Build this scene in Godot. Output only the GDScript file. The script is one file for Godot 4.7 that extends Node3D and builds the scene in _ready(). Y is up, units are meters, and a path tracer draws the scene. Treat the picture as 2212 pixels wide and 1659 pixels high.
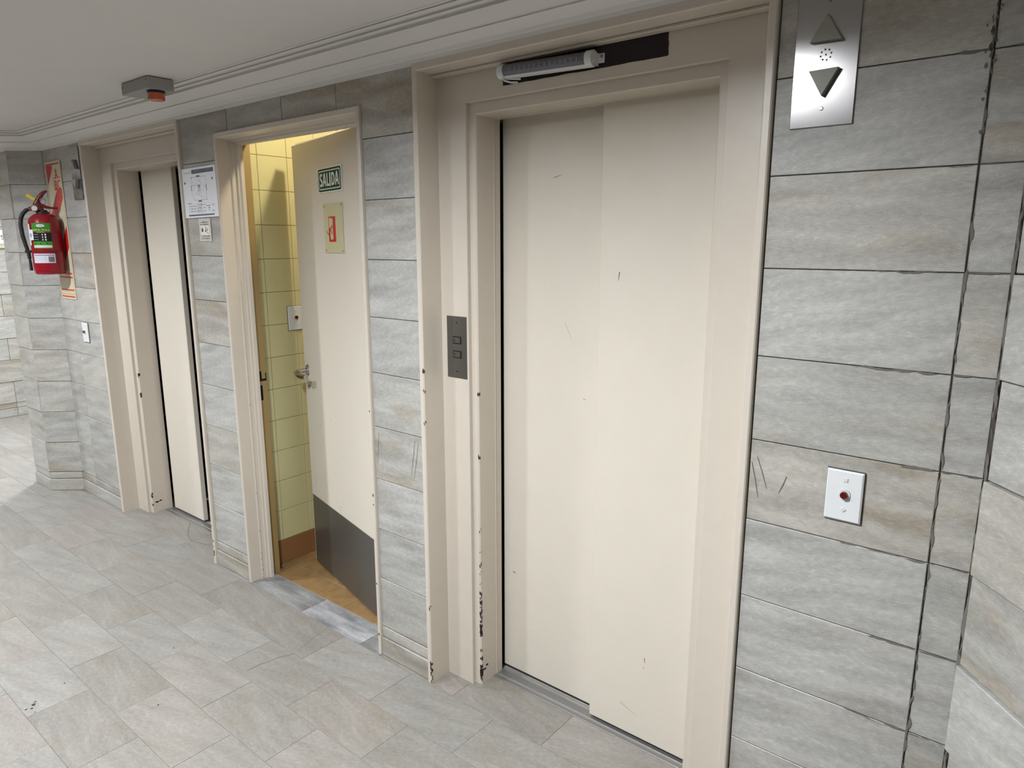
extends Node3D
# A lift lobby clad in grey quartzite: two beige lifts, an exit door to the stairs between them.
# Wall of the lifts: z = 0, facing +z. x runs along it to the right, y up, metres.

var M := {}
var rng := RandomNumberGenerator.new()
var used := {}

const CEIL := 2.215
const COURSES := [0.124, 0.324, 0.524, 0.724, 0.924, 1.124, 1.324, 1.524, 1.724, 1.924, 2.124]

# ------------------------------------------------------------------ shapes
class Shape:
	var p := PackedVector3Array()
	var n := PackedVector3Array()
	var t := PackedVector2Array()
	var xf := Transform3D.IDENTITY
	var uvx := Vector3.RIGHT
	var uvy := Vector3.UP
	var uvo := Vector2.ZERO
	var uvs := 1.0

	func map_uv(v: Vector3) -> Vector2:
		return Vector2(v.dot(uvx), -v.dot(uvy)) * uvs + uvo

	# corners run counter-clockwise seen from outside
	func tri(a: Vector3, b: Vector3, c: Vector3) -> void:
		var nn := (b - a).cross(c - a)
		if nn.length_squared() < 1e-18:
			return
		nn = (xf.basis * nn.normalized()).normalized()
		for v in [a, c, b]:
			p.append(xf * v)
			n.append(nn)
			t.append(map_uv(v))

	func trin(a: Vector3, b: Vector3, c: Vector3, na: Vector3, nb: Vector3, nc: Vector3, ta := Vector2.ZERO, tb := Vector2.ZERO, tc := Vector2.ZERO) -> void:
		var v := [a, c, b]
		var m := [na, nc, nb]
		var w := [ta, tc, tb]
		for i in 3:
			p.append(xf * v[i])
			n.append((xf.basis * m[i]).normalized())
			t.append(w[i])

	func quad(a: Vector3, b: Vector3, c: Vector3, d: Vector3) -> void:
		tri(a, b, c)
		tri(a, c, d)

	func oquad(a: Vector3, b: Vector3, c: Vector3, d: Vector3, from: Vector3) -> void:
		var nn := (b - a).cross(c - a)
		if nn.length_squared() < 1e-16:
			nn = (c - a).cross(d - a)
		if nn.dot((a + b + c + d) * 0.25 - from) >= 0.0:
			quad(a, b, c, d)
		else:
			quad(d, c, b, a)

	func otri(a: Vector3, b: Vector3, c: Vector3, from: Vector3) -> void:
		if (b - a).cross(c - a).dot((a + b + c) / 3.0 - from) >= 0.0:
			tri(a, b, c)
		else:
			tri(c, b, a)

	func box(lo: Vector3, hi: Vector3, bev := 0.0) -> void:
		var c := (lo + hi) * 0.5
		var h := (hi - lo) * 0.5
		var b: float = minf(bev, minf(h.x, minf(h.y, h.z)) * 0.9)
		var at := func(sx: int, sy: int, sz: int, full: int) -> Vector3:
			var k := h - Vector3(b, b, b)
			if full == 0: k.x = h.x
			if full == 1: k.y = h.y
			if full == 2: k.z = h.z
			return c + Vector3(k.x * sx, k.y * sy, k.z * sz)
		for s in [-1, 1]:
			oquad(at.call(s, -1, -1, 0), at.call(s, 1, -1, 0), at.call(s, 1, 1, 0), at.call(s, -1, 1, 0), c)
			oquad(at.call(-1, s, -1, 1), at.call(1, s, -1, 1), at.call(1, s, 1, 1), at.call(-1, s, 1, 1), c)
			oquad(at.call(-1, -1, s, 2), at.call(1, -1, s, 2), at.call(1, 1, s, 2), at.call(-1, 1, s, 2), c)
		if b <= 0.0:
			return
		for s in [-1, 1]:
			for u in [-1, 1]:
				oquad(at.call(s, u, -1, 0), at.call(s, u, 1, 0), at.call(s, u, 1, 1), at.call(s, u, -1, 1), c)
				oquad(at.call(s, -1, u, 0), at.call(s, 1, u, 0), at.call(s, 1, u, 2), at.call(s, -1, u, 2), c)
				oquad(at.call(-1, s, u, 1), at.call(1, s, u, 1), at.call(1, s, u, 2), at.call(-1, s, u, 2), c)
				for w in [-1, 1]:
					otri(at.call(s, u, w, 0), at.call(s, u, w, 1), at.call(s, u, w, 2), c)

	# slab in the xy plane, front face at z1 with its edges eased
	func slab(x0: float, x1: float, y0: float, y1: float, z0: float, z1: float, bev := 0.001) -> void:
		var b := bev
		var f := [Vector3(x0 + b, y0 + b, z1), Vector3(x1 - b, y0 + b, z1), Vector3(x1 - b, y1 - b, z1), Vector3(x0 + b, y1 - b, z1)]
		var m := [Vector3(x0, y0, z1 - b), Vector3(x1, y0, z1 - b), Vector3(x1, y1, z1 - b), Vector3(x0, y1, z1 - b)]
		var k := [Vector3(x0, y0, z0), Vector3(x1, y0, z0), Vector3(x1, y1, z0), Vector3(x0, y1, z0)]
		quad(f[0], f[1], f[2], f[3])
		for i in 4:
			var j := (i + 1) % 4
			quad(m[i], m[j], f[j], f[i])
			quad(k[i], k[j], m[j], m[i])

	# polygon (counter-clockwise) in the xy plane pushed from z0 to z1
	func prism(poly: PackedVector2Array, z0: float, z1: float, back := false) -> void:
		var ids := Geometry2D.triangulate_polygon(poly)
		for i in range(0, ids.size(), 3):
			var a := poly[ids[i]]
			var b := poly[ids[i + 1]]
			var c := poly[ids[i + 2]]
			if (b - a).cross(c - a) < 0.0:
				var k := b
				b = c
				c = k
			tri(Vector3(a.x, a.y, z1), Vector3(b.x, b.y, z1), Vector3(c.x, c.y, z1))
			if back:
				tri(Vector3(a.x, a.y, z0), Vector3(c.x, c.y, z0), Vector3(b.x, b.y, z0))
		for i in poly.size():
			var a := poly[i]
			var b := poly[(i + 1) % poly.size()]
			quad(Vector3(a.x, a.y, z0), Vector3(b.x, b.y, z0), Vector3(b.x, b.y, z1), Vector3(a.x, a.y, z1))

	# frame round an opening: profile points are (inset at the jambs, inset at the head, z)
	func frame(profile: Array, xl: float, xr: float, yt: float) -> void:
		for i in profile.size() - 1:
			var a: Vector3 = profile[i]
			var b: Vector3 = profile[i + 1]
			quad(Vector3(xl + a.x, 0, a.z), Vector3(xl + b.x, 0, b.z), Vector3(xl + b.x, yt - b.y, b.z), Vector3(xl + a.x, yt - a.y, a.z))
			quad(Vector3(xr - b.x, 0, b.z), Vector3(xr - a.x, 0, a.z), Vector3(xr - a.x, yt - a.y, a.z), Vector3(xr - b.x, yt - b.y, b.z))
			quad(Vector3(xl + a.x, yt - a.y, a.z), Vector3(xl + b.x, yt - b.y, b.z), Vector3(xr - b.x, yt - b.y, b.z), Vector3(xr - a.x, yt - a.y, a.z))

	# turned shape about y; profile points (radius, height) from the bottom up
	func lathe(prof: Array, seg := 32, a0 := 0.0, a1 := TAU, vs := 1.0) -> void:
		for i in prof.size() - 1:
			var q0: Vector2 = prof[i]
			var q1: Vector2 = prof[i + 1]
			var d := (q1 - q0).normalized()
			for k in seg:
				var b0 := a0 + (a1 - a0) * k / seg
				var b1 := a0 + (a1 - a0) * (k + 1) / seg
				var e0 := Vector3(sin(b0), 0, cos(b0))
				var e1 := Vector3(sin(b1), 0, cos(b1))
				var m0 := e0 * d.y - Vector3.UP * d.x
				var m1 := e1 * d.y - Vector3.UP * d.x
				var w0 := e0 * q0.x + Vector3.UP * q0.y
				var w1 := e1 * q0.x + Vector3.UP * q0.y
				var w2 := e1 * q1.x + Vector3.UP * q1.y
				var w3 := e0 * q1.x + Vector3.UP * q1.y
				var t0 := Vector2(float(k) / seg, 1.0 - float(i) / (prof.size() - 1))
				var t1 := Vector2(float(k + 1) / seg, t0.y)
				var t2 := Vector2(t1.x, 1.0 - float(i + 1) / (prof.size() - 1))
				var t3 := Vector2(t0.x, t2.y)
				if q0.x > 1e-6:
					trin(w0, w1, w2, m0, m1, m1, t0, t1, t2)
				if q1.x > 1e-6:
					trin(w0, w2, w3, m0, m1, m0, t0, t2, t3)

	func tube(path: Array, radii: Array, seg := 10, flat := 1.0) -> void:
		var rings := []
		var norms := []
		var side := Vector3.ZERO
		for i in path.size():
			var a: Vector3 = path[maxi(i - 1, 0)]
			var b: Vector3 = path[mini(i + 1, path.size() - 1)]
			var d := (b - a).normalized()
			if side == Vector3.ZERO:
				side = d.cross(Vector3.UP if absf(d.y) < 0.9 else Vector3.RIGHT).normalized()
			side = (side - d * side.dot(d)).normalized()
			var up := side.cross(d).normalized()
			var ring := []
			var nr := []
			for k in seg:
				var w := TAU * k / seg
				var o := side * cos(w) + up * sin(w) * flat
				ring.append(path[i] + o * radii[i])
				nr.append(o.normalized())
			rings.append(ring)
			norms.append(nr)
		for i in path.size() - 1:
			for k in seg:
				var j := (k + 1) % seg
				trin(rings[i][k], rings[i + 1][k], rings[i + 1][j], norms[i][k], norms[i + 1][k], norms[i + 1][j])
				trin(rings[i][k], rings[i + 1][j], rings[i][j], norms[i][k], norms[i + 1][j], norms[i][j])
		for e in [0, path.size() - 1]:
			var d: Vector3 = (path[1] - path[0]) if e == 0 else (path[e] - path[e - 1])
			for k in seg:
				otri(path[e], rings[e][k], rings[e][(k + 1) % seg], path[e] + (d if e == 0 else -d))

	# disc or drum whose axis is z
	func drum(c: Vector3, r0: float, r1: float, z0: float, z1: float, seg := 24) -> void:
		for k in seg:
			var a := TAU * k / seg
			var b := TAU * (k + 1) / seg
			var ea := Vector3(cos(a), sin(a), 0)
			var eb := Vector3(cos(b), sin(b), 0)
			var zz := Vector3(0, 0, 1)
			trin(c + ea * r0 + zz * z0, c + eb * r0 + zz * z0, c + eb * r1 + zz * z1, ea, eb, eb)
			trin(c + ea * r0 + zz * z0, c + eb * r1 + zz * z1, c + ea * r1 + zz * z1, ea, eb, ea)
			tri(c + zz * z1, c + ea * r1 + zz * z1, c + eb * r1 + zz * z1)

	# thin ribbon of varying width lying on a surface
	func ribbon(pts: Array, widths: Array, nrm: Vector3) -> void:
		for i in pts.size() - 1:
			var a: Vector3 = pts[i]
			var b: Vector3 = pts[i + 1]
			var s := nrm.cross((b - a).normalized()).normalized()
			quad(a - s * widths[i] * 0.5, b - s * widths[i + 1] * 0.5, b + s * widths[i + 1] * 0.5, a + s * widths[i] * 0.5)

	func mesh(tangents := false) -> ArrayMesh:
		var arr := []
		arr.resize(Mesh.ARRAY_MAX)
		arr[Mesh.ARRAY_VERTEX] = p
		arr[Mesh.ARRAY_NORMAL] = n
		arr[Mesh.ARRAY_TEX_UV] = t
		var m := ArrayMesh.new()
		m.add_surface_from_arrays(Mesh.PRIMITIVE_TRIANGLES, arr)
		if tangents:
			var st := SurfaceTool.new()
			st.create_from(m, 0)
			st.generate_tangents()
			return st.commit()
		return m

# ------------------------------------------------------------------ nodes
func numbered(called: String) -> String:
	var k: int = used.get(called, 0)
	used[called] = k + 1
	return called if k == 0 else "%s_%03d" % [called, k]

func tag(o: Node, label: String, category: String, group := "", kind := "") -> void:
	o.set_meta("label", label)
	o.set_meta("category", category)
	if group != "":
		o.set_meta("group", group)
	if kind != "":
		o.set_meta("kind", kind)

func put(sh: Shape, called: String, mat: Material, parent: Node = null, tangents := false) -> MeshInstance3D:
	var o := MeshInstance3D.new()
	o.mesh = sh.mesh(tangents)
	o.material_override = mat
	if parent == null:
		o.name = numbered(called)
		add_child(o)
	else:
		o.name = called
		parent.add_child(o, true)
	return o

func thing(called: String, label: String, category: String, at := Transform3D.IDENTITY, group := "", kind := "") -> Node3D:
	var o := Node3D.new()
	o.name = numbered(called)
	add_child(o)
	o.transform = at
	tag(o, label, category, group, kind)
	return o

func words(text: String, size: float, at: Transform3D, mat: Material, parent: Node, called := "lettering", squeeze := 1.0, weight := 700, depth := 0.0006) -> void:
	var f := SystemFont.new()
	f.font_names = PackedStringArray(["Droid Sans"])
	f.font_weight = weight
	var tm := TextMesh.new()
	tm.text = text
	tm.font = f
	tm.font_size = 64
	tm.pixel_size = size / 64.0
	tm.depth = depth
	tm.curve_step = 1.0
	var o := MeshInstance3D.new()
	o.mesh = tm
	o.material_override = mat
	o.name = called
	o.transform = at * Transform3D(Basis.from_scale(Vector3(squeeze, 1, 1)), Vector3.ZERO)
	parent.add_child(o, true)

# ------------------------------------------------------------------ materials
func noise(seed_: int, freq: float, octaves := 4) -> FastNoiseLite:
	var f := FastNoiseLite.new()
	f.seed = seed_
	f.noise_type = FastNoiseLite.TYPE_SIMPLEX_SMOOTH
	f.frequency = freq
	f.fractal_octaves = octaves
	return f

# split-faced quartzite, 0.8 m by 0.4 m of it: streaks along u, patches of iron, dark seams, pale flecks
func stone_image(seed_: int, base: Color, warm: Color, dark: Color, streak: float, warmth: float, seam: float, tilt: float, w := 768, h := 384) -> ImageTexture:
	var a := noise(seed_, 1.0, 4)
	var b := noise(seed_ + 1, 1.0, 3)
	var c := noise(seed_ + 2, 1.0, 2)
	var d := noise(seed_ + 3, 1.0, 3)
	var data := PackedByteArray()
	data.resize(w * h * 3)
	var i := 0
	for y in h:
		var v0 := 0.4 * y / h
		for x in w:
			var u := 0.8 * x / w
			var v := v0 + tilt * u
			var warp := 0.010 * c.get_noise_2d(u * 4.0, v * 6.0)
			var s := a.get_noise_2d(u * 2.6, (v + warp) * 17.0)
			var f := b.get_noise_2d(u * 45.0, (v + warp) * 260.0)
			var g := c.get_noise_2d(u * 420.0, v * 560.0)
			var pch := d.get_noise_2d(u * 2.5 + 40.0, (v + warp) * 8.0)
			var blot := b.get_noise_2d(u * 34.0 + 11.0, v * 60.0)
			var pale := clampf(1.0 - absf(a.get_noise_2d(u * 6.0 + 30.0, (v + 0.5 * u * tilt + warp) * 20.0)) / 0.05, 0.0, 1.0) * clampf(3.0 * (blot + 0.05), 0.0, 1.0)
			var k := 1.0 + streak * s + 0.065 * f + 0.085 * g + 0.05 * blot + 0.06 * pale
			var wt := clampf((pch - 0.10) * 2.6, 0.0, 1.0) * warmth
			var vein := absf(d.get_noise_2d(u * 4.0 + 9.0, (v + warp) * 11.0 + 70.0))
			var dk := clampf(1.0 - vein / 0.02, 0.0, 1.0) * seam * clampf(3.0 * (blot + 0.12), 0.0, 1.0) * clampf(4.0 * s, 0.0, 1.0)
			var col := base.lerp(warm, wt).lerp(dark, dk)
			if g > 0.60 and f > 0.12:
				col = col.lerp(Color(0.93, 0.93, 0.92), 0.4)
			data[i] = clampi(int(col.r * k * 255.0), 0, 255)
			data[i + 1] = clampi(int(col.g * k * 255.0), 0, 255)
			data[i + 2] = clampi(int(col.b * k * 255.0), 0, 255)
			i += 3
	var img := Image.create_from_data(w, h, false, Image.FORMAT_RGB8, data)
	img.generate_mipmaps()
	return ImageTexture.create_from_image(img)

func bump(seed_: int, freq: float, strength: float, size := 256, octaves := 4) -> ImageTexture:
	var img := noise(seed_, freq, octaves).get_seamless_image(size, size)
	img.convert(Image.FORMAT_RGBA8)
	img.bump_map_to_normal_map(strength)
	img.generate_mipmaps()
	return ImageTexture.create_from_image(img)

func mat(called: String, col: Color, rough := 0.6, metal := 0.0) -> StandardMaterial3D:
	var m := StandardMaterial3D.new()
	m.resource_name = called
	m.albedo_color = col
	m.roughness = rough
	m.metallic = metal
	M[called] = m
	return m

func relief(m: StandardMaterial3D, tex: Texture2D, amount: float, scale_: float) -> void:
	m.normal_enabled = true
	m.normal_texture = tex
	m.normal_scale = amount
	m.uv1_triplanar = true
	m.uv1_world_triplanar = true
	m.uv1_scale = Vector3.ONE * scale_

func mottle(m: StandardMaterial3D, seed_: int, freq: float, lo: Color, hi: Color, size := 256) -> void:
	var src := noise(seed_, freq, 4).get_seamless_image(size, size)
	var img := Image.create_empty(size, size, false, Image.FORMAT_RGB8)
	for y in size:
		for x in size:
			img.set_pixel(x, y, lo.lerp(hi, src.get_pixel(x, y).r))
	img.generate_mipmaps()
	m.albedo_texture = ImageTexture.create_from_image(img)

func make_materials() -> void:
	var grit := bump(11, 0.22, 2.0, 1024)
	var wavy := bump(12, 0.012, 3.0, 256, 2)
	var st := [
		stone_image(101, Color(0.668, 0.664, 0.652), Color(0.625, 0.600, 0.560), Color(0.42, 0.41, 0.39), 0.12, 0.6, 0.22, 0.02),
		stone_image(202, Color(0.678, 0.675, 0.668), Color(0.610, 0.598, 0.575), Color(0.44, 0.44, 0.43), 0.13, 0.5, 0.2, 0.09),
		stone_image(303, Color(0.655, 0.650, 0.636), Color(0.610, 0.580, 0.538), Color(0.40, 0.39, 0.38), 0.14, 0.8, 0.25, -0.03),
		stone_image(404, Color(0.690, 0.687, 0.680), Color(0.630, 0.622, 0.610), Color(0.48, 0.48, 0.48), 0.12, 0.5, 0.2, 0.18),
	]
	for i in 4:
		for j in 3:
			var tint: Color = [Color(1, 0.997, 0.978), Color(0.97, 0.968, 0.95), Color(1.0, 0.988, 0.956)][j]
			var m := mat("stone_%d_%d" % [i, j], tint, [0.42, 0.5, 0.46][j])
			m.albedo_texture = st[i]
			m.normal_enabled = true
			m.normal_texture = grit
			m.normal_scale = 0.25
	var fl := [
		stone_image(505, Color(0.745, 0.733, 0.715), Color(0.725, 0.703, 0.672), Color(0.55, 0.53, 0.51), 0.075, 0.55, 0.45, 0.12),
		stone_image(606, Color(0.755, 0.748, 0.735), Color(0.725, 0.705, 0.680), Color(0.58, 0.565, 0.55), 0.085, 0.5, 0.45, 0.28),
		stone_image(707, Color(0.738, 0.724, 0.706), Color(0.705, 0.678, 0.640), Color(0.53, 0.51, 0.48), 0.09, 0.75, 0.5, -0.14),
	]
	for i in 3:
		for j in 3:
			var tint: Color = [Color(0.730, 0.724, 0.708), Color(0.707, 0.702, 0.685), Color(0.730, 0.715, 0.695)][j]
			var m := mat("paving_%d_%d" % [i, j], tint, 0.5)
			m.albedo_texture = fl[i]
			m.normal_enabled = true
			m.normal_texture = grit
			m.normal_scale = 0.2
	var slate := mat("slate", Color(1, 1, 1), 0.55)
	slate.albedo_texture = stone_image(808, Color(0.49, 0.49, 0.485), Color(0.45, 0.455, 0.46), Color(0.36, 0.36, 0.37), 0.30, 0.5, 0.4, 0.04, 384, 192)
	var worn := mat("worn_slate", Color(1, 1, 1), 0.55)
	worn.albedo_texture = stone_image(909, Color(0.60, 0.60, 0.605), Color(0.47, 0.475, 0.48), Color(0.36, 0.36, 0.37), 0.26, 0.9, 0.4, 0.02, 384, 192)
	mat("grout", Color(0.33, 0.31, 0.285), 0.95)
	mat("floor_grout", Color(0.56, 0.54, 0.51), 0.95)
	mat("mortar", Color(0.43, 0.415, 0.39), 0.95)
	mat("mortar_pale", Color(0.66, 0.64, 0.61), 0.95)
	var paint := mat("paint", Color(1, 1, 1), 0.36)
	relief(paint, wavy, 0.10, 3.0)
	mottle(paint, 21, 0.008, Color(0.848, 0.818, 0.762), Color(0.856, 0.827, 0.772))
	var frame_paint := mat("frame_paint", Color(1, 1, 1), 0.34)
	relief(frame_paint, wavy, 0.12, 4.0)
	mottle(frame_paint, 22, 0.01, Color(0.800, 0.764, 0.710), Color(0.810, 0.775, 0.721))
	mat("unseen_wall_dark", Color(0.27, 0.22, 0.18), 0.5)  # tone invented for the unseen walls, dark to hold down bounced light
	mat("chip", Color(0.145, 0.055, 0.045), 0.8)
	mat("old_red", Color(0.085, 0.02, 0.03), 0.85)
	mat("scuff", Color(0.40, 0.37, 0.33), 0.8)
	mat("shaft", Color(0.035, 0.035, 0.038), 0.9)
	var plaster := mat("plaster", Color(1, 1, 1), 0.9)
	relief(plaster, grit, 0.05, 1.0)
	mottle(plaster, 23, 0.01, Color(0.856, 0.848, 0.842), Color(0.864, 0.857, 0.851))
	mat("cornice_paint", Color(0.885, 0.88, 0.87), 0.65)
	var steel := mat("steel", Color(0.57, 0.56, 0.555), 0.19, 0.95)
	steel.anisotropy_enabled = true
	steel.anisotropy = 0.5
	mat("dull_steel", Color(0.50, 0.49, 0.47), 0.42, 0.9)
	mat("kick_steel", Color(0.385, 0.375, 0.355), 0.32, 0.5)
	mat("aluminium", Color(0.58, 0.58, 0.58), 0.45, 0.8)
	mat("chrome", Color(0.72, 0.71, 0.70), 0.18, 1.0)
	mat("black", Color(0.05, 0.05, 0.055), 0.5)
	mat("hole", Color(0.02, 0.02, 0.02), 0.95)
	mat("white_plastic", Color(0.86, 0.87, 0.87), 0.38)
	mat("pale_metal", Color(0.84, 0.83, 0.81), 0.3)
	mat("button_red", Color(0.34, 0.03, 0.06), 0.25)
	mat("acrylic", Color(0.56, 0.56, 0.51), 0.4)
	var glaze := mat("yellow_glaze", Color(1, 1, 1), 0.22)
	mottle(glaze, 31, 0.02, Color(0.80, 0.78, 0.59), Color(0.82, 0.80, 0.615), 128)
	glaze.uv1_triplanar = true
	glaze.uv1_world_triplanar = true
	mat("tile_grout", Color(0.40, 0.33, 0.20), 0.95)
	mat("yellow_paint", Color(0.62, 0.53, 0.34), 0.45)
	var clay := mat("clay", Color(1, 1, 1), 0.4)
	mottle(clay, 32, 0.03, Color(0.50, 0.39, 0.25), Color(0.59, 0.475, 0.32), 128)
	clay.uv1_triplanar = true
	clay.uv1_world_triplanar = true
	clay.uv1_scale = Vector3.ONE * 3.0
	mat("clay_skirting", Color(0.55, 0.39, 0.25), 0.4)
	mat("sign_white", Color(0.92, 0.92, 0.90), 0.4)
	mat("sign_green", Color(0.015, 0.26, 0.17), 0.75)
	mat("sign_cream", Color(0.78, 0.755, 0.60), 0.45)
	mat("sign_red", Color(0.76, 0.10, 0.10), 0.42)
	mat("ink", Color(0.07, 0.07, 0.09), 0.6)
	mat("extinguisher_red", Color(0.53, 0.06, 0.12), 0.24)
	mat("lever_red", Color(0.42, 0.05, 0.055), 0.35)
	mat("brass", Color(0.55, 0.36, 0.32), 0.35, 0.8)
	mat("rubber", Color(0.035, 0.035, 0.037), 0.55)
	mat("tag_yellow", Color(0.88, 0.80, 0.08), 0.4)
	mat("tag_white", Color(0.85, 0.88, 0.91), 0.45)
	mat("tag_blue", Color(0.10, 0.24, 0.38), 0.5)
	mat("box_grey", Color(0.62, 0.615, 0.61), 0.5)
	mat("collar", Color(0.10, 0.11, 0.15), 0.5)
	var amber := mat("amber", Color(0.74, 0.33, 0.15), 0.3)
	amber.clearcoat_enabled = true
	mat("lens", Color(0.40, 0.40, 0.44), 0.3)
	mat("led", Color(0.52, 0.51, 0.53), 0.4)

func glow(called: String, col: Color, energy: float) -> StandardMaterial3D:
	var m := mat(called, Color(0.9, 0.9, 0.9), 0.5)
	m.emission_enabled = true
	m.emission = col
	m.emission_energy_multiplier = energy
	return m

func pick_stone() -> Material:
	return M["stone_%d_%d" % [rng.randi_range(0, 3), rng.randi_range(0, 2)]]

func plain_stone() -> Material:
	return M["stone_%d_%d" % [rng.randi_range(0, 1) * 2, rng.randi_range(0, 2)]]

func pick_paving() -> Material:
	return M["paving_%d_%d" % [rng.randi_range(0, 2), rng.randi_range(0, 2)]]

# plane: origin and axes of a clad face; slabs are laid in its xy plane, z out of the wall
func face(o: Vector3, u: Vector3, v := Vector3.UP) -> Transform3D:
	return Transform3D(Basis(u, v, u.cross(v)), o)

func stone(parent: Node, pl: Transform3D, x0: float, x1: float, y0: float, y1: float, proud := 0.0, material: Material = null, called := "stone_tile", back := -0.018, gap := 0.0011, bev := 0.0012) -> void:
	var s := Shape.new()
	s.xf = pl
	s.uvs = 1.25
	s.uvo = Vector2(-x0 * 1.25, y1 * 1.25) + Vector2(rng.randf_range(0.0, 0.48), rng.randf_range(0.0, 0.48))
	s.uvy = Vector3(0, 2, 0)
	s.uvo.y = y1 * 2.5 + rng.randf_range(0.0, 0.48)
	s.slab(x0 + gap, x1 - gap, y0 + gap, y1 - gap, back, proud, bev)
	put(s, called, material if material else pick_stone(), parent, true)

func stone_poly(parent: Node, pl: Transform3D, poly: Array, proud := 0.0) -> void:
	var s := Shape.new()
	s.xf = pl
	s.uvs = 1.25
	s.uvy = Vector3(0, 2, 0)
	var lo := Vector2(1e9, 1e9)
	var hi := Vector2(-1e9, -1e9)
	for q in poly:
		lo = lo.min(q)
		hi = hi.max(q)
	s.uvo = Vector2(-lo.x * 1.25 + rng.randf_range(0.0, 0.4), hi.y * 2.5 + rng.randf_range(0.0, 0.4))
	s.prism(PackedVector2Array(poly), -0.018, proud)
	put(s, "stone_tile", pick_stone(), parent, true)

# ------------------------------------------------------------------ main
func _ready() -> void:
	rng.seed = 7
	make_view()
	make_materials()
	make_lights()
	make_floor()
	make_back_wall()
	make_right_wall()
	make_left_pier()
	make_far_corridor()
	make_rest_of_room()
	make_ceiling()
	make_lift(1, -0.345, 0.775)
	make_lift(2, -2.962, -1.862)
	make_stair_door()
	make_stairwell()
	make_fittings()
	make_signs()
	make_extinguisher()

func make_view() -> void:
	var cam := Camera3D.new()
	cam.name = "camera"
	var r := Vector3(0.77619662, -0.00102414, -0.6304901)
	var u := Vector3(-0.12500039, 0.97989844, -0.15547973)
	var f := Vector3(-0.6179755, -0.19949435, -0.76046584)
	cam.transform = Transform3D(Basis(r, u, -f), Vector3(1.34198, 1.58228, 1.59574))
	cam.fov = rad_to_deg(2.0 * atan(829.5 / 1503.3))
	cam.near = 0.02
	cam.far = 60.0
	add_child(cam)
	cam.current = true
	var we := WorldEnvironment.new()
	we.name = "environment"
	var e := Environment.new()
	e.background_mode = Environment.BG_COLOR
	e.background_color = Color.BLACK
	e.tonemap_mode = Environment.TONE_MAPPER_LINEAR
	e.tonemap_exposure = 1.3
	e.sdfgi_enabled = true
	e.ssao_enabled = true
	e.ssil_enabled = true
	we.environment = e
	add_child(we)

func make_lights() -> void:
	glow("lamp_diffuser", Color(0.965, 0.98, 1.0), 8.0)
	glow("stair_globe", Color(1.0, 0.93, 0.78), 4.0)
	recessed_lamp(LAMP_XS[0], 6.2, "recessed square ceiling light above the near lift lobby")
	recessed_lamp(LAMP_XS[1], 1.9, "recessed square ceiling light in front of the exit door")
	recessed_lamp(LAMP_XS[2], 5.4, "recessed square ceiling light in front of the far lift")
	recessed_lamp(LAMP_XS[3], 6.6, "recessed square ceiling light at the corridor crossing")
	ceiling_lamp(Vector3(-4.75, CEIL, -0.6), 0.30, 4.8, "square surface mounted ceiling lamp in the side corridor")

const LAMP_XS := [0.30, -1.2, -2.85, -5.65]
const LAMP_Z := 1.40
const LAMP_H := 0.11

# open can set into the ceiling: the light sits above the plaster and is cut off at flat angles
func recessed_lamp(x: float, energy: float, label: String) -> void:
	var t := thing("recessed_light", label, "ceiling light", Transform3D(Basis.IDENTITY, Vector3(x, CEIL, LAMP_Z)), "recessed lights of the lobby ceiling")
	var h := LAMP_H
	var s := Shape.new()
	s.box(Vector3(-h, 0.0, -h), Vector3(-h + 0.006, 0.072, h))
	s.box(Vector3(h - 0.006, 0.0, -h), Vector3(h, 0.072, h))
	s.box(Vector3(-h, 0.0, -h), Vector3(h, 0.072, -h + 0.006))
	s.box(Vector3(-h, 0.0, h - 0.006), Vector3(h, 0.072, h))
	s.box(Vector3(-h, 0.066, -h), Vector3(h, 0.072, h))
	put(s, "can", M.white_plastic, t)
	s = Shape.new()
	s.box(Vector3(-h + 0.02, 0.035, -h + 0.02), Vector3(h - 0.02, 0.0655, h - 0.02), 0.004)
	put(s, "diffuser", M.lamp_diffuser, t)
	var l := AreaLight3D.new()
	l.name = "light"
	l.area_size = Vector2(0.17, 0.17)
	l.light_energy = energy
	l.light_color = Color(0.965, 0.98, 1.0)
	l.shadow_enabled = true
	l.area_range = 12.0
	l.area_attenuation = 2.0
	l.position = Vector3(0, 0.032, 0)
	l.rotation_degrees = Vector3(-90, 0, 0)
	t.add_child(l)

func ceiling_lamp(at: Vector3, size: float, energy: float, label: String) -> void:
	var t := thing("ceiling_lamp", label, "lamp", Transform3D(Basis.IDENTITY, at), "ceiling lamps of the lobby")
	var h := size * 0.5
	var s := Shape.new()
	s.box(Vector3(-h - 0.012, -0.02, -h - 0.012), Vector3(h + 0.012, 0, h + 0.012), 0.004)
	put(s, "housing", M.white_plastic, t)
	s = Shape.new()
	s.box(Vector3(-h, -0.052, -h), Vector3(h, -0.0201, h), 0.008)
	put(s, "diffuser", M.lamp_diffuser, t)
	var l := AreaLight3D.new()
	l.name = "light"
	l.area_size = Vector2(size, size)
	l.light_energy = energy
	l.light_color = Color(0.965, 0.98, 1.0)
	l.shadow_enabled = true
	l.area_range = 12.0
	l.area_attenuation = 2.0
	l.position = Vector3(0, -0.055, 0)
	l.rotation_degrees = Vector3(-90, 0, 0)
	t.add_child(l)

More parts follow.
